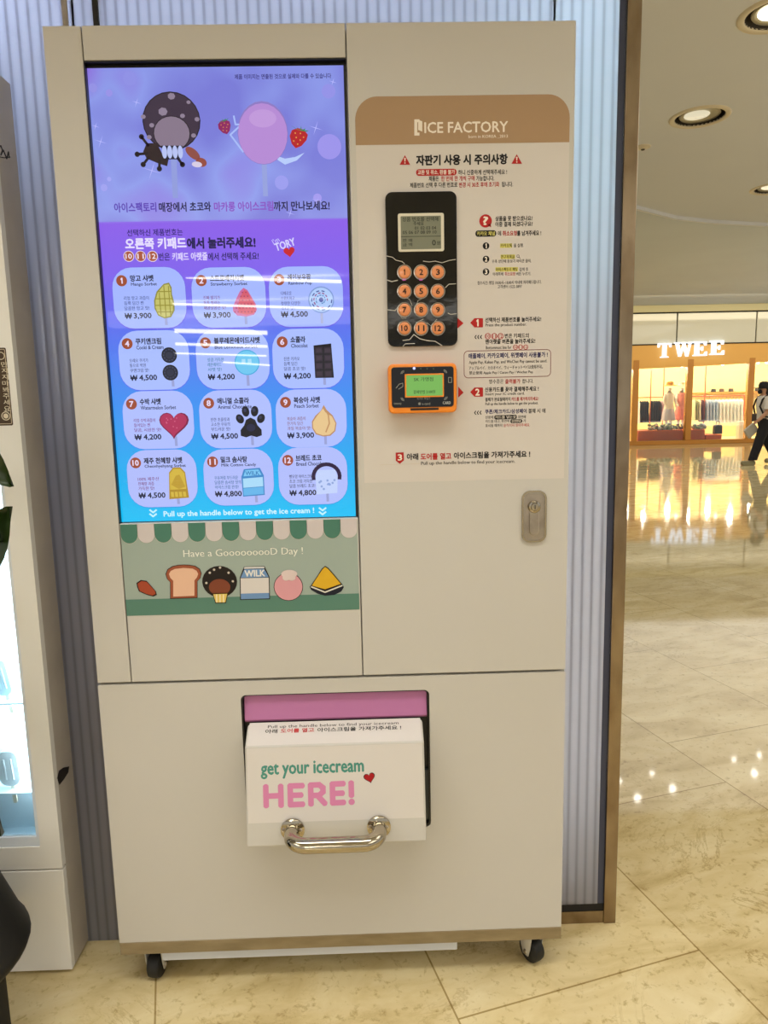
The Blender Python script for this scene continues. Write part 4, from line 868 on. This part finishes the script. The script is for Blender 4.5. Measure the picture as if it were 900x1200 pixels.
tag(mb.build('ceiling_sensor', base=(q.x, q.y, 2.7)), 'tiny round sensor on the ceiling beside the metal post', 'sensor')
# small spotlights whose glints show on the marble
for k, (x, y) in enumerate([tuple((CAM+(onz(u, v)-CAM)*4.2/1.3005)[:2]) for u, v in ((726, 916), (764, 907), (747, 936), (788, 925), (860, 891), (884, 907), (890, 886))]):
    zc = 3.955; x, y = CAM.x+(x-CAM.x)*5.27/4.2, CAM.y+(y-CAM.y)*5.27/4.2
    t = thing('spotlight', 'small hall spotlight hanging past the ceiling edge, glinting on the marble floor', 'spotlight', (x, y, zc), 'spotlights glinting on the floor')
    mb = MB(); mb.lathe([(0, .09), (.03, .088), (.036, .07), (.04, 0), (.036, .003)], TRIMW, (x, y, zc), 'Z', 18); mb.tube([(x, y, zc+.088), (x, y, 4.05)], .008, TRIMW, 8); mb.build('housing', t)
    mb = MB(); mb.lathe([(.036, .004), (0, .002)], lit('#fffaf0', 60 if k in (2, 3, 5) else 30), (x, y, zc), 'Z', 18); mb.build('lens', t)
# pendant line lamps behind the camera, mirrored in the menu screen
LNK = lit('#fff8ec', 26)
for k, (u0, v0, u1, v1, D_, th) in enumerate(((200, 324, 400, 330, 6.4, .018), (203, 356, 402, 362, 8.0, .016), (205, 387.5, 313, 390, 9.5, .045), (206, 403, 313, 406, 11, .03), (206, 414, 312, 417, 12.5, .018), (262, 424.5, 316, 428, 13.4, .02))):
    ends = []
    for u, v in ((u0, v0), (u1, v1)):
        P_ = at(u, v, SY); d = P_-CAM; d.y *= -1; d *= D_/abs(d.y); ends.append(P_+d)
    A, B = ends; z = (A.z+B.z)/2; c0 = (A+B)/2
    t = thing('line_lamp', 'slim white line lamp mirrored as a bright streak in the menu screen', 'lamp', (c0.x, c0.y, z), 'line lamps mirrored in the screen')
    mb = MB(); d = (B-A).normalized(); n = Vector((-d.y, d.x, 0)).normalized()*.03
    mb.prism([A-n-Vector((0, 0, th*.6)), A+n-Vector((0, 0, th*.6)), A+n+Vector((0, 0, th*.6)), A-n+Vector((0, 0, th*.6))], B-A, LNK); mb.build('light_bar', t)
    for e in (.1, .9): q = A.lerp(B, e); mb = MB(); mb.tube([q+Vector((0, 0, th*.6)), Vector((q.x, q.y, 2.7))], .002, STEEL, 6); mb.build('cable', t)

# =================================================================== SHOP ACROSS THE HALL
GY = 19.7
SX0, SX1 = -3.0, 22.0
sp = lambda u, v=470, y=GY: at(u, v, y)
OW = mat('shop_orange_wood', '#c98a3a', .35); FAS = mat('fascia_amber', '#f0b860', .5); REDW = mat('orange_red_wood', '#cf5a1c', .4)
WALLY = mat('shop_wall_yellow', '#f0d490', .7); SHFL = mat('shop_floor_pale', '#e8d9b4', .3)
mb = MB(); mb.box(SX0, SX1, GY-.05, GY+.12, 0, .12, OW, .01); struct('trim_7', mb)
fz1 = 2.93
# fascia: lower edge bows down towards the left
mb = MB(); K = 50; vs = []
for i in range(K+1):
    x = SX0+(SX1-SX0)*i/K; t = (x-8.3)/3.7; zb = 2.24+.105*t+ (.06*max(0, t-.8) if t > .8 else 0); zb = min(zb, 2.47) if t > 0 else max(2.15, 2.24+.105*t)
    vs += [(x, GY-.02, zb), (x, GY-.02, fz1), (x, GY+.25, fz1), (x, GY+.25, zb)]
fs = []
for i in range(K):
    a = i*4; fs += [[a, a+4, a+5, a+1], [a+1, a+5, a+6, a+2], [a+3, a+7, a+4, a]]
mb.add(vs, fs, FAS); struct('trim_8', mb)
MX = [-1.9, -.15, 1.6, 3.35, 5.1, 6.85, sp(745).x-.02, sp(807.5).x, sp(879).x, 13.85, 15.6, 17.4, 19.2, 20.9]
for i, x in enumerate(MX):
    mb = MB(); mb.box(x-.085, x+.085, GY-.035, GY+.14, .12, 2.5, OW, .008); struct('trim_%d' % (30+i), mb)
allx = [SX0]+MX+[SX1]
for i in range(len(allx)-1):
    mb = MB(); mb.box(allx[i]+.087, allx[i+1]-.087, GY+.04, GY+.052, .121, 2.46, glass); struct('window_%d' % (i+1), mb)
# upper band of pale panels with dark joints
PANL = mat('pale_glossy_panel', '#e2e0d0', .08, spec=.6, coat=.6)
band0, band1 = 2.955, 3.82
jx = [-.7, 2.8, 6.3, sp(792.8, 385).x, sp(885.5, 385).x, 14.6, 18.0]
ax = [SX0]+jx+[SX1]
for i in range(len(ax)-1):
    mb = MB(); mb.box(ax[i]+.02, ax[i+1]-.02, GY-.04, GY+.02, band0, band1, PANL, .004); struct('wall_panel_%d' % (i+1), mb)
mb = MB(); mb.box(SX0, SX1, GY+.021, GY+.06, fz1, 4.04, DARK); mb.box(SX0, SX1, GY-.05, GY+.02, band1+.0, band1+.035, DARK); mb.box(SX0, SX1, GY-.045, GY+.02, fz1-.005, band0-.002, DARK); struct('trim_20', mb)
mb = MB(); mb.box(SX0, SX1, GY-.10, GY+.02, band1+.036, 4.0495, mat('ledge_cream', '#ddd4a8', .5), .01); struct('trim_21', mb)
# room of the shop
mb = MB(); mb.box(SX0, SX1, 23.6, 23.7, 0, 2.75, WALLY); struct('wall_shop', mb)
mb = MB(); mb.box(SX0, SX1, GY+.26, 23.6, 2.62, 2.7, mat('shop_ceiling', '#f0dcae', .7)); struct('ceiling_shop', mb)
mb = MB(); mb.box(SX0, SX1, GY+.13, 23.6, .002, .01, SHFL); struct('floor_shop', mb)
mb = MB(); mb.box(SX0, SX0+.1, GY+.13, 23.6, .01, 2.62, WALLY); struct('wall_shop_left', mb)
mb = MB(); mb.box(SX1-.1, SX1, GY+.13, 23.6, .01, 2.62, WALLY); struct('wall_shop_right', mb)
# sign letters
sg = thing('shop_sign', 'white illuminated shop sign reading TWEE on the amber fascia', 'sign', (10.1, GY-.06, 2.6))
SIGN = lit('#f4f8ff', 1.5)
LET = {'T': [(.0, .72), (.0, 1), (1, 1), (1, .72), (.9, .72), (.84, .9), (.64, .9), (.64, .1), (.8, .06), (.8, 0), (.2, 0), (.2, .06), (.36, .1), (.36, .9), (.16, .9), (.1, .72)],
 'W': [(0, 1), (0, .93), (.08, .9), (.26, 0), (.38, 0), (.52, .62), (.66, 0), (.78, 0), (.93, .9), (1, .93), (1, 1), (.74, 1), (.74, .93), (.82, .9), (.73, .34), (.60, .9), (.66, .93), (.66, 1), (.38, 1), (.38, .93), (.45, .9), (.47, .82), (.36, .34), (.25, .9), (.33, .93), (.33, 1)],
 'E': [(0, 0), (0, .06), (.12, .1), (.12, .9), (0, .94), (0, 1), (.9, 1), (.9, .72), (.8, .72), (.72, .89), (.42, .89), (.42, .56), (.56, .56), (.6, .66), (.68, .66), (.68, .36), (.6, .36), (.56, .46), (.42, .46), (.42, .11), (.76, .11), (.86, .3), (.96, .3), (.96, 0)]}
sz0, sz1 = 2.585, 2.995
for ch, u0, u1, dz in (('T', 769.5, 785, -.03), ('W', 788.5, 809.5, -.01), ('E', 810.5, 827.5, .0), ('E', 830, 847.5, .02)):
    x0, x1 = sp(u0, 410).x, sp(u1, 410).x; mb = MB()
    P2 = [(x0+(x1-x0)*a, sz0+dz+(sz1-sz0)*bq) for a, bq in LET[ch]]
    fp = Pr(mb, (0, GY-.12, 0)); fp.apoly(P2, SIGN, 0); n = len(P2)
    mb.add([(a, GY-.12, bq) for a, bq in P2]+[(a, GY-.05, bq) for a, bq in P2], [[i, (i+1) % n, n+(i+1) % n, n+i] for i in range(n)], SIGN)
    bpz = Pr(mb, (0, GY-.05, 0)); mb.box((x0+x1)/2-.02, (x0+x1)/2+.02, GY-.05, GY-.021, 2.68, 2.72, STEEL); mb.build('letter', sg)
# orange display plinths
for nm, u0, u1, zt_, lab in (('display_plinth', 747.5, 803, .42, 'orange display plinth in the shop window left of the middle post'), ('display_plinth', 809.5, 826, .42, 'orange display plinth in the shop window right of the middle post'), ('display_plinth', 827, 846, .26, 'lower orange display step in the shop window under the black bag')):
    x0, x1 = sp(u0, 500, GY+.2).x, sp(u1, 500, GY+.2).x; mb = MB(); mb.box(x0, x1, GY+.18, GY+(1.32 if zt_ > .4 else 1.1), .011, zt_, REDW, .01); tag(mb.build(nm, base=((x0+x1)/2, GY+.6, .011)), lab, 'display plinth')
# flower bed on the plinth
FL = [mat('flower_%d' % i, c, .7) for i, c in enumerate(('#c9c7b0', '#8f9a80', '#b7b2a2', '#7d8c76', '#d8d2c4', '#a07d70'))]
mb = MB(); x0, x1 = sp(758, 500, GY+.5).x, sp(822, 500, GY+.5).x
for k in range(240):
    x = x0+(x1-x0)*random.random(); y = GY+.22+.24*random.random(); r = .03+.035*random.random()
    if x > sp(802.5, 500, GY+.5).x and x < sp(810, 500, GY+.5).x: continue
    mb.ball((x, y, .42+r*.8+.16*random.random()*random.random()), (r, r, r*.8), random.choice(FL), 4)
tag(mb.build('flower_bed', base=(x0, GY+.5, .42)), 'bed of pale dried flowers on the orange plinths in the shop window', 'flowers', kind='stuff')
# clothes racks
RACK = mat('rack_orange_steel', '#c9603a', .4)
def rack(label, x0, x1, y, z, posts):
    t = thing('clothes_rack', label, 'clothes rack', ((x0+x1)/2, y, .011)); mb = MB(); mb.tube([(x0, y, z), (x1, y, z)], .018, RACK, 8); mb.build('rail', t)
    for x, zt_ in posts: mb = MB(); mb.tube([(x, y, .011), (x, y, zt_)], .022, RACK, 8); mb.build('upright', t)
ry = GY+1.75
X = lambda u: at(u, 475, ry).x
rack('orange steel clothes rack of black garments in the left shop window', X(746), X(781), ry, 1.42, ((X(762), 2.6), (X(777), 2.6)))
rack('orange steel clothes rack of pale garments in the right shop window', X(809), X(874), ry, 1.42, ((X(825.5), 2.6), (X(872), 1.42)))
def garment(x, w, zt_, zb_, color, label, group, cat='garment', y=None):
    y = y or ry; m = mat('cloth_'+color.strip('#'), color, .85); mb = MB(); vs = []; n = 14; prof = ((.0, .10, 0), (.03, .45, .01), (.10, .85, .05), (.45, .80, .4), (.8, .95, .75), (1, 1.0, 1))
    for t, k, _ in prof:
        z = zt_+(zb_-zt_)*t
        for i in range(n):
            a = 2*PI*i/n; wob = 1+.06*math.sin(5*a+x*9)*t; vs.append((x+math.cos(a)*w/2*max(k, .35)*wob, y+math.sin(a)*.20*k*wob, z))
    fs = [[j*n+i, j*n+(i+1) % n, (j+1)*n+(i+1) % n, (j+1)*n+i] for j in range(len(prof)-1) for i in range(n)]; fs.append(list(range(n))); fs.append([(len(prof)-1)*n+i for i in range(n)][::-1])
    mb.add(vs, fs, m, True)
    hk = bpy.data.objects
    o = mb.build('garment', base=(x, y, zt_)); tag(o, label, cat, group)
    h = MB(); h.tube([(x, y, zt_), (x, y, zt_+.05), (x, y+.02, zt_+.085), (x, y+.0, zt_+.10)], .005, STEEL, 6); h.build('hanger_hook', o)
for k in range(4): garment(X(750.5+k*2.6), .062, 1.31, .62, '#0d0c0e', 'black garment hanging on the rack left of the first orange upright', 'black garments left of the upright')
for k in range(4): garment(X(763.8+k*2.7), .064, 1.31, .62, '#100e10', 'black garment hanging on the rack between the two orange uprights', 'black garments between the uprights')
garment(X(747.6), .06, 1.31, .60, '#c9c6c0', 'light grey garment first on the left shop rack', None); garment(X(775.0), .07, 1.31, .70, '#b89aa0', 'dusty pink garment right of the black ones on the left rack', None); garment(X(779.5), .10, 1.31, .66, '#b7a9b4', 'greyish lilac garment behind the straw-hatted mannequin', None)
for k, cc in enumerate(('#b8b890', '#8a8a5c', '#d2cda8')): garment(X(812.5+k*3), .072, 1.31, .66, cc, ('pale olive garment at the left end of the right shop rack', 'dark olive patterned garment second on the right shop rack', 'cream garment third on the right shop rack')[k], None)
garment(X(822.6), .08, 1.31, .60, '#4a1620', 'dark red garment left of the pale blue shirts', None)
for k in range(4): garment(X(827.7+k*3.6), .088, 1.31, .62, '#a9b8c8', 'pale blue shirt hanging left of the white shirts on the right rack', 'pale blue shirts on the right rack')
for k in range(7): garment(X(842.6+k*4.2), .105, 1.31, .58-.03*(k % 2), '#e6e4da', 'white shirt hanging at the right of the right rack', 'white shirts on the right rack')
garment(sp(738.5, 480, GY+.7).x, .22, 1.25, .35, '#141216', 'long black dress hanging at the left edge of the shop, beside the metal post', None, y=GY+.7)
# bags and boxes
def bag(name, label, u, y, z0, w, h, color, cat):
    x = at(u, 490, y).x; m = mat('bag_'+color.strip('#'), color, .6); t = thing(name, label, cat, (x, y, z0)); mb = MB()
    mb.prism([Vector((x+a*w, y-.08, z0+bq*h)) for a, bq in ((-.5, .05), (-.42, 0), (.42, 0), (.5, .05), (.46, .85), (.36, 1), (-.36, 1), (-.46, .85))], (0, .16, 0), m, .012); mb.build('bag_body', t)
    mb = MB(); mb.tube([(x-w*.22, y, z0+h), (x-w*.2, y, z0+h*1.3), (x, y, z0+h*1.42), (x+w*.2, y, z0+h*1.3), (x+w*.22, y, z0+h)], .012, m, 8); mb.build('bag_handle', t)
bag('handbag', 'black handbag standing on the low orange step in the shop window', 841.5, GY+.55, .26, .24, .28, '#0c0b0b', 'bag')
mb = MB(); x = at(868, 500, GY+.9).x; mb.box(x-.1, x+.1, GY+.8, GY+1.0, .011, .62, mat('box_cream', '#f0e6cc', .6), .01); tag(mb.build('display_box', base=(x, GY+.9, .011)), 'tall cream display block beside the right shop post', 'display block')
# shelf with hats behind the pale shirts
shy = 23.35; t = thing('wall_shelf', 'long wooden wall shelf at the back of the shop, holding hats', 'shelf', (12, shy, 1.56))
mb = MB(); mb.box(at(814, 465, shy).x, at(896, 465, shy).x, shy-.2, shy+.245, 1.52, 1.56, OW); mb.build('board', t)
for u, cc, lb in ((845.5, '#5c4030', 'brown hat on the back shelf left of the shop post'), (856.5, '#3c2e28', 'dark brown hat on the back shelf close to the shop post'), (836, '#26221f', 'black headband bag on the back shelf over the blue shirts'), (887.5, '#2a2320', 'dark hat on the back shelf behind the passer-by')):
    x = at(u, 460, shy).x; m = mat('felt_'+cc.strip('#'), cc, .9); t = thing('hat', lb, 'hat', (x, shy, 1.561)); mb = MB(); mb.lathe([(.0, .012), (.16, .012), (.165, .006), (.16, 0), (0, 0)][::-1], m, (x, shy, 1.561), 'Z', 20); mb.build('brim', t)
    mb = MB(); mb.lathe([(.085, .01), (.08, .09), (.06, .115), (0, .11)], m, (x, shy, 1.561), 'Z', 20); mb.build('crown', t)
# mannequins
def skin_body(name, verts, edges, rads, m, parent, sub=2, root=0):
    o0 = Vector(parent['_w']); me = bpy.data.meshes.new(name); me.from_pydata([tuple(Vector(v)-o0) for v in verts], edges, []); o = bpy.data.objects.new(name, me); COL.objects.link(o); o.parent = parent; o['_w'] = tuple(o0)
    mod = o.modifiers.new('s', 'SKIN'); mod.use_smooth_shade = True
    for i, r in enumerate(rads): me.skin_vertices[0].data[i].radius = r if isinstance(r, tuple) else (r, r)
    me.skin_vertices[0].data[root].use_root = True
    ss = o.modifiers.new('d', 'SUBSURF'); ss.levels = ss.render_levels = sub
    dg = bpy.context.evaluated_depsgraph_get(); dg.update(); nm = bpy.data.meshes.new_from_object(o.evaluated_get(dg)); o.modifiers.clear(); o.data = nm; bpy.data.meshes.remove(me); nm.materials.clear(); nm.materials.append(m)
    for pl in nm.polygons: pl.use_smooth = True
    return o
MQ = mat('mannequin_white', '#e8dcc6', .45)
def mannequin(label, u, y, z0, top, skirt, hat):
    x = at(u, 475, y).x; t = thing('mannequin', label, 'mannequin', (x, y, z0)); S_ = lambda a, b_, c_: (x+a, y+b_, z0+c_)
    vs = [S_(0, 0, .62), S_(0, 0, .80), S_(0, 0, .98), S_(0, 0, 1.10), S_(0, -.01, 1.18), S_(.0, -.02, 1.28), S_(-.13, 0, 1.06), S_(-.18, -.03, .86), S_(-.12, -.10, .70), S_(.13, 0, 1.06), S_(.18, -.02, .86), S_(.20, -.06, .66), S_(-.07, 0, .56), S_(-.07, -.01, .32), S_(-.07, 0, .03), S_(.07, 0, .56), S_(.07, .01, .32), S_(.07, 0, .03)]
    ed = [(0, 1), (1, 2), (2, 3), (3, 4), (4, 5), (2, 6), (6, 7), (7, 8), (2, 9), (9, 10), (10, 11), (0, 12), (12, 13), (13, 14), (0, 15), (15, 16), (16, 17)]
    skin_body('body', vs, ed, [(.12, .09), (.10, .08), (.12, .09), .05, .045, (.085, .10), .05, .035, .025, .05, .035, .025, .075, .05, .035, .075, .05, .035], MQ, t)
    tm = mat('mq_'+top.strip('#'), top, .85); mb = MB(); n = 20; prof = ((1.11, .07, .06), (1.06, .16, .10), (.95, .15, .115), (.80, .13, .105), (.62, .155, .125)); v_ = []
    for z, rx, ry_ in prof: v_ += [S_(rx*math.cos(2*PI*i/n), ry_*math.sin(2*PI*i/n), z) for i in range(n)]
    mb.add(v_, [[j*n+i, j*n+(i+1) % n, (j+1)*n+(i+1) % n, (j+1)*n+i] for j in range(4) for i in range(n)], tm, True); mb.build('top', t)
    sm_ = mat('mq_'+skirt.strip('#'), skirt, .85); mb = MB(); v_ = []
    for z, rx, ry_ in ((.70, .135, .11), (.55, .17, .14), (.28, .21, .18)): v_ += [S_(rx*(1+.06*math.sin(7*2*PI*i/n))*math.cos(2*PI*i/n), ry_*math.sin(2*PI*i/n), z) for i in range(n)]
    mb.add(v_, [[j*n+i, j*n+(i+1) % n, (j+1)*n+(i+1) % n, (j+1)*n+i] for j in range(2) for i in range(n)], sm_, True); mb.build('skirt', t)
    hm = mat('mq_'+hat.strip('#'), hat, .8); mb = MB(); mb.lathe([(.20, 1.33), (.205, 1.34), (.11, 1.36), (.105, 1.43), (.07, 1.46), (0, 1.46)], hm, (x, y-.02, z0), 'Z', 24); mb.lathe([(0, 1.335), (.20, 1.33)], hm, (x, y-.02, z0), 'Z', 24); mb.build('hat', t)
mannequin('mannequin in a cream top, grey skirt and golden straw hat in the shop window', 784, GY+.72, .421, '#e6dcc4', '#b9b4b8', '#d8a03c')
mannequin('mannequin in a coral pink dress and cream hat, close to the middle shop post', 798.3, GY+1.05, .421, '#dd8a78', '#d4776a', '#ecdcb4')
# spot heads on the shop ceiling
for k, (u, zz) in enumerate(((761, 2.44), (797.5, 2.44), (845, 2.47), (858, 2.52), (886, 2.5), (896, 2.5), (826, 2.5))):
    y = GY+1.0; x = at(u, 440, y).x; dark = k == 6
    t = thing('track_spotlight', 'black switched-off spotlight under the shop ceiling' if dark else 'white glowing spotlight under the shop ceiling behind the glass', 'spotlight', (x, y, 2.62), None if dark else 'white shop spotlights')
    hm = BLACK if dark else mat('spot_white', '#f2eee4', .4); mb = MB(); mb.tube([(x, y, 2.62), (x, y, zz)], .012, hm, 8); mb.tube([(x, y+.06, zz+.06), (x, y-.06, zz-.08)], .055, hm, 14); mb.build('housing', t)
    if not dark: mb = MB(); mb.ball((x, y-.068, zz-.09), (.05, .03, .045), lit('#fff6e0', 8), 6); mb.build('lens', t)

# =================================================================== PASSER-BY
PY = 12.5
px_ = at(893, 545, PY).x
PP = thing('person', 'person in a dark cap, pale T-shirt and black trousers walking left past the shop', 'person', (px_, PY, 0))
S_ = lambda a, b_, c_: (px_+a, PY+b_, c_)
SKIN = mat('skin', '#b98a6c', .6)
vs = [S_(0, 0, .88), S_(-.01, 0, 1.02), S_(-.02, 0, 1.18), S_(-.02, 0, 1.30), S_(-.035, 0, 1.38), S_(-.05, 0, 1.46), S_(-.055, 0, 1.54),
      S_(-.03, -.17, 1.28), S_(-.06, -.20, 1.05), S_(-.20, -.17, .90), S_(-.25, -.15, .86),
      S_(-.02, .17, 1.28), S_(.04, .20, 1.04), S_(-.10, .19, .88),
      S_(-.03, -.08, .80), S_(-.14, -.09, .46), S_(-.26, -.09, .09), S_(-.38, -.09, .04),
      S_(.04, .08, .80), S_(.13, .09, .45), S_(.30, .09, .14), S_(.22, .09, .06)]
ed = [(0, 1), (1, 2), (2, 3), (3, 4), (4, 5), (5, 6), (3, 7), (7, 8), (8, 9), (9, 10), (3, 11), (11, 12), (12, 13), (0, 14), (14, 15), (15, 16), (16, 17), (0, 18), (18, 19), (19, 20), (20, 21)]
skin_body('body', vs, ed, [(.12, .14), (.11, .13), (.115, .15), (.09, .11), .05, (.085, .078), (.08, .072), .058, .045, .033, .028, .058, .045, .033, .085, .06, .04, .035, .085, .06, .04, .035], SKIN, PP)
def loft(name, rings, m, parent, n=20, wob=0):
    mb = MB(); v_ = []
    for (a, b_, c_), rx, ry_ in rings: v_ += [S_(a+rx*(1+wob*math.sin(6*PI*i/n))*math.cos(2*PI*i/n), b_+ry_*math.sin(2*PI*i/n), c_) for i in range(n)]
    mb.add(v_, [[j*n+i, j*n+(i+1) % n, (j+1)*n+(i+1) % n, (j+1)*n+i] for j in range(len(rings)-1) for i in range(n)], m, True)
    mb.add(v_[:n], [list(range(n))], m); mb.add(v_[-n:], [list(range(n))[::-1]], m); return mb.build(name, parent, sharp=70)
TEE = mat('tee_cream', '#cfc6b8', .85); TRO = mat('trouser_black', '#121015', .85); CAPM = mat('cap_black', '#0c0a0b', .8)
loft('t_shirt', [((-.02, 0, 1.37), .06, .07), ((-.02, 0, 1.33), .10, .20), ((-.02, 0, 1.2), .135, .20), ((-.01, 0, 1.02), .13, .17), ((0, 0, .90), .14, .175)], TEE, PP)
loft('sleeve', [((-.025, -.15, 1.345), .06, .07), ((-.035, -.20, 1.27), .075, .07), ((-.06, -.215, 1.10), .08, .065)], TEE, PP); loft('sleeve', [((-.02, .15, 1.345), .06, .07), ((0, .20, 1.27), .075, .07), ((.03, .215, 1.10), .08, .065)], TEE, PP)
loft('trouser_leg', [((0, -.07, .92), .13, .10), ((-.03, -.08, .78), .115, .10), ((-.14, -.09, .46), .095, .085), ((-.25, -.09, .10), .085, .08)], TRO, PP); loft('trouser_leg', [((.01, .07, .92), .13, .10), ((.04, .08, .78), .115, .10), ((.13, .09, .45), .095, .085), ((.28, .09, .17), .085, .08)], TRO, PP)
SHO = mat('shoe_khaki', '#8a8262', .7)
for a, b_, c_, tl_ in ((-.32, -.09, .0, 0), (.25, .09, .02, .35)):
    mb = MB(); v_ = rrect(-.15, .12, 0, .09, .04)
    mb.prism([Vector(S_(a+xx*math.cos(tl_)+zz*math.sin(tl_)*.0, b_-.045, c_+zz+max(0, xx+.1)*tl_*.5)) for xx, zz in v_], (0, .09, 0), SHO, .012); mb.build('shoe', PP)
mb = MB(); mb.lathe([(.098, 1.50), (.102, 1.56), (.085, 1.615), (.045, 1.635), (0, 1.64)], CAPM, S_(-.045, 0, 0), 'Z', 24); mb.prism([Vector(S_(-.045+q0*.001, b_, 1.505)) for q0, b_ in ((-80, -.075), (-170, -.05), (-190, 0), (-170, .05), (-80, .075))], (0, 0, .012), CAPM, .003); mb.build('cap', PP)
HAIR = mat('hair_black', '#0d0908', .7); loft('hair', [((.0, 0, 1.54), .08, .10), ((.025, 0, 1.46), .085, .10), ((.03, 0, 1.36), .075, .10), ((.035, 0, 1.28), .05, .08)], HAIR, PP)
mb = MB(); mb.ball(S_(-.125, 0, 1.435), (.035, .06, .045), CAPM, 8); mb.build('face_mask', PP)
for s_ in (-1, 1): mb = MB(); mb.ball(S_(-.131, s_*.03, 1.488), (.010, .014, .008), ink('#100c0a'), 6); mb.build('eye', PP)
# fingers of the near hand curled round the phone
for k in range(5):
    mb = MB(); mb.tube([S_(-.245, -.155, .875-.012*k), S_(-.275, -.17, .872-.012*k), S_(-.29, -.155, .868-.012*k), S_(-.285, -.135, .866-.012*k)], [.009, .0085, .008, .006], SKIN, 8); mb.build('finger' if k < 4 else 'thumb', PP)
BKM = mat('backpack_black', '#17110f', .8)
t = thing('backpack', 'dark backpack worn by the passer-by in the cap', 'bag', (px_+.24, PY, 1.0)); mb = MB(); mb.box(px_+.125, px_+.36, PY-.16, PY+.16, .82, 1.32, BKM, .06, 3); mb.build('pack', t)
for s_ in (-1, 1): mb = MB(); mb.tube([S_(.12, s_*.11, 1.36), S_(-.02, s_*.115, 1.385), S_(-.13, s_*.115, 1.28), S_(-.172, s_*.115, 1.15), S_(-.10, s_*.165, .96), S_(.13, s_*.15, .90)], .018, BKM, 8); mb.build('strap', t)
mb = MB(); c0 = Vector(S_(-.285, -.145, .885)); mb.box(c0.x-.05, c0.x+.04, c0.y-.012, c0.y+.012, c0.z-.02, c0.z+.13, mat('phone_case', '#3a2c22', .4), .006); tag(mb.build('phone', base=c0), 'dark phone held in the hand of the passer-by', 'phone')
mb = MB(); c0 = Vector(S_(-.25, -.03, .66)); mb.prism([c0+Vector((-.16, 0, .02)), c0+Vector((-.04, 0, -.14)), c0+Vector((.13, 0, .03)), c0+Vector((.03, 0, .18))], (0, .07, 0), mat('tote_grey', '#b3ab9c', .8), .01)
tag(mb.build('paper_bag', base=c0), 'grey paper bag hanging slanted at the knee of the passer-by', 'bag')

for o in bpy.data.objects:
    if '_w' in o: del o['_w']
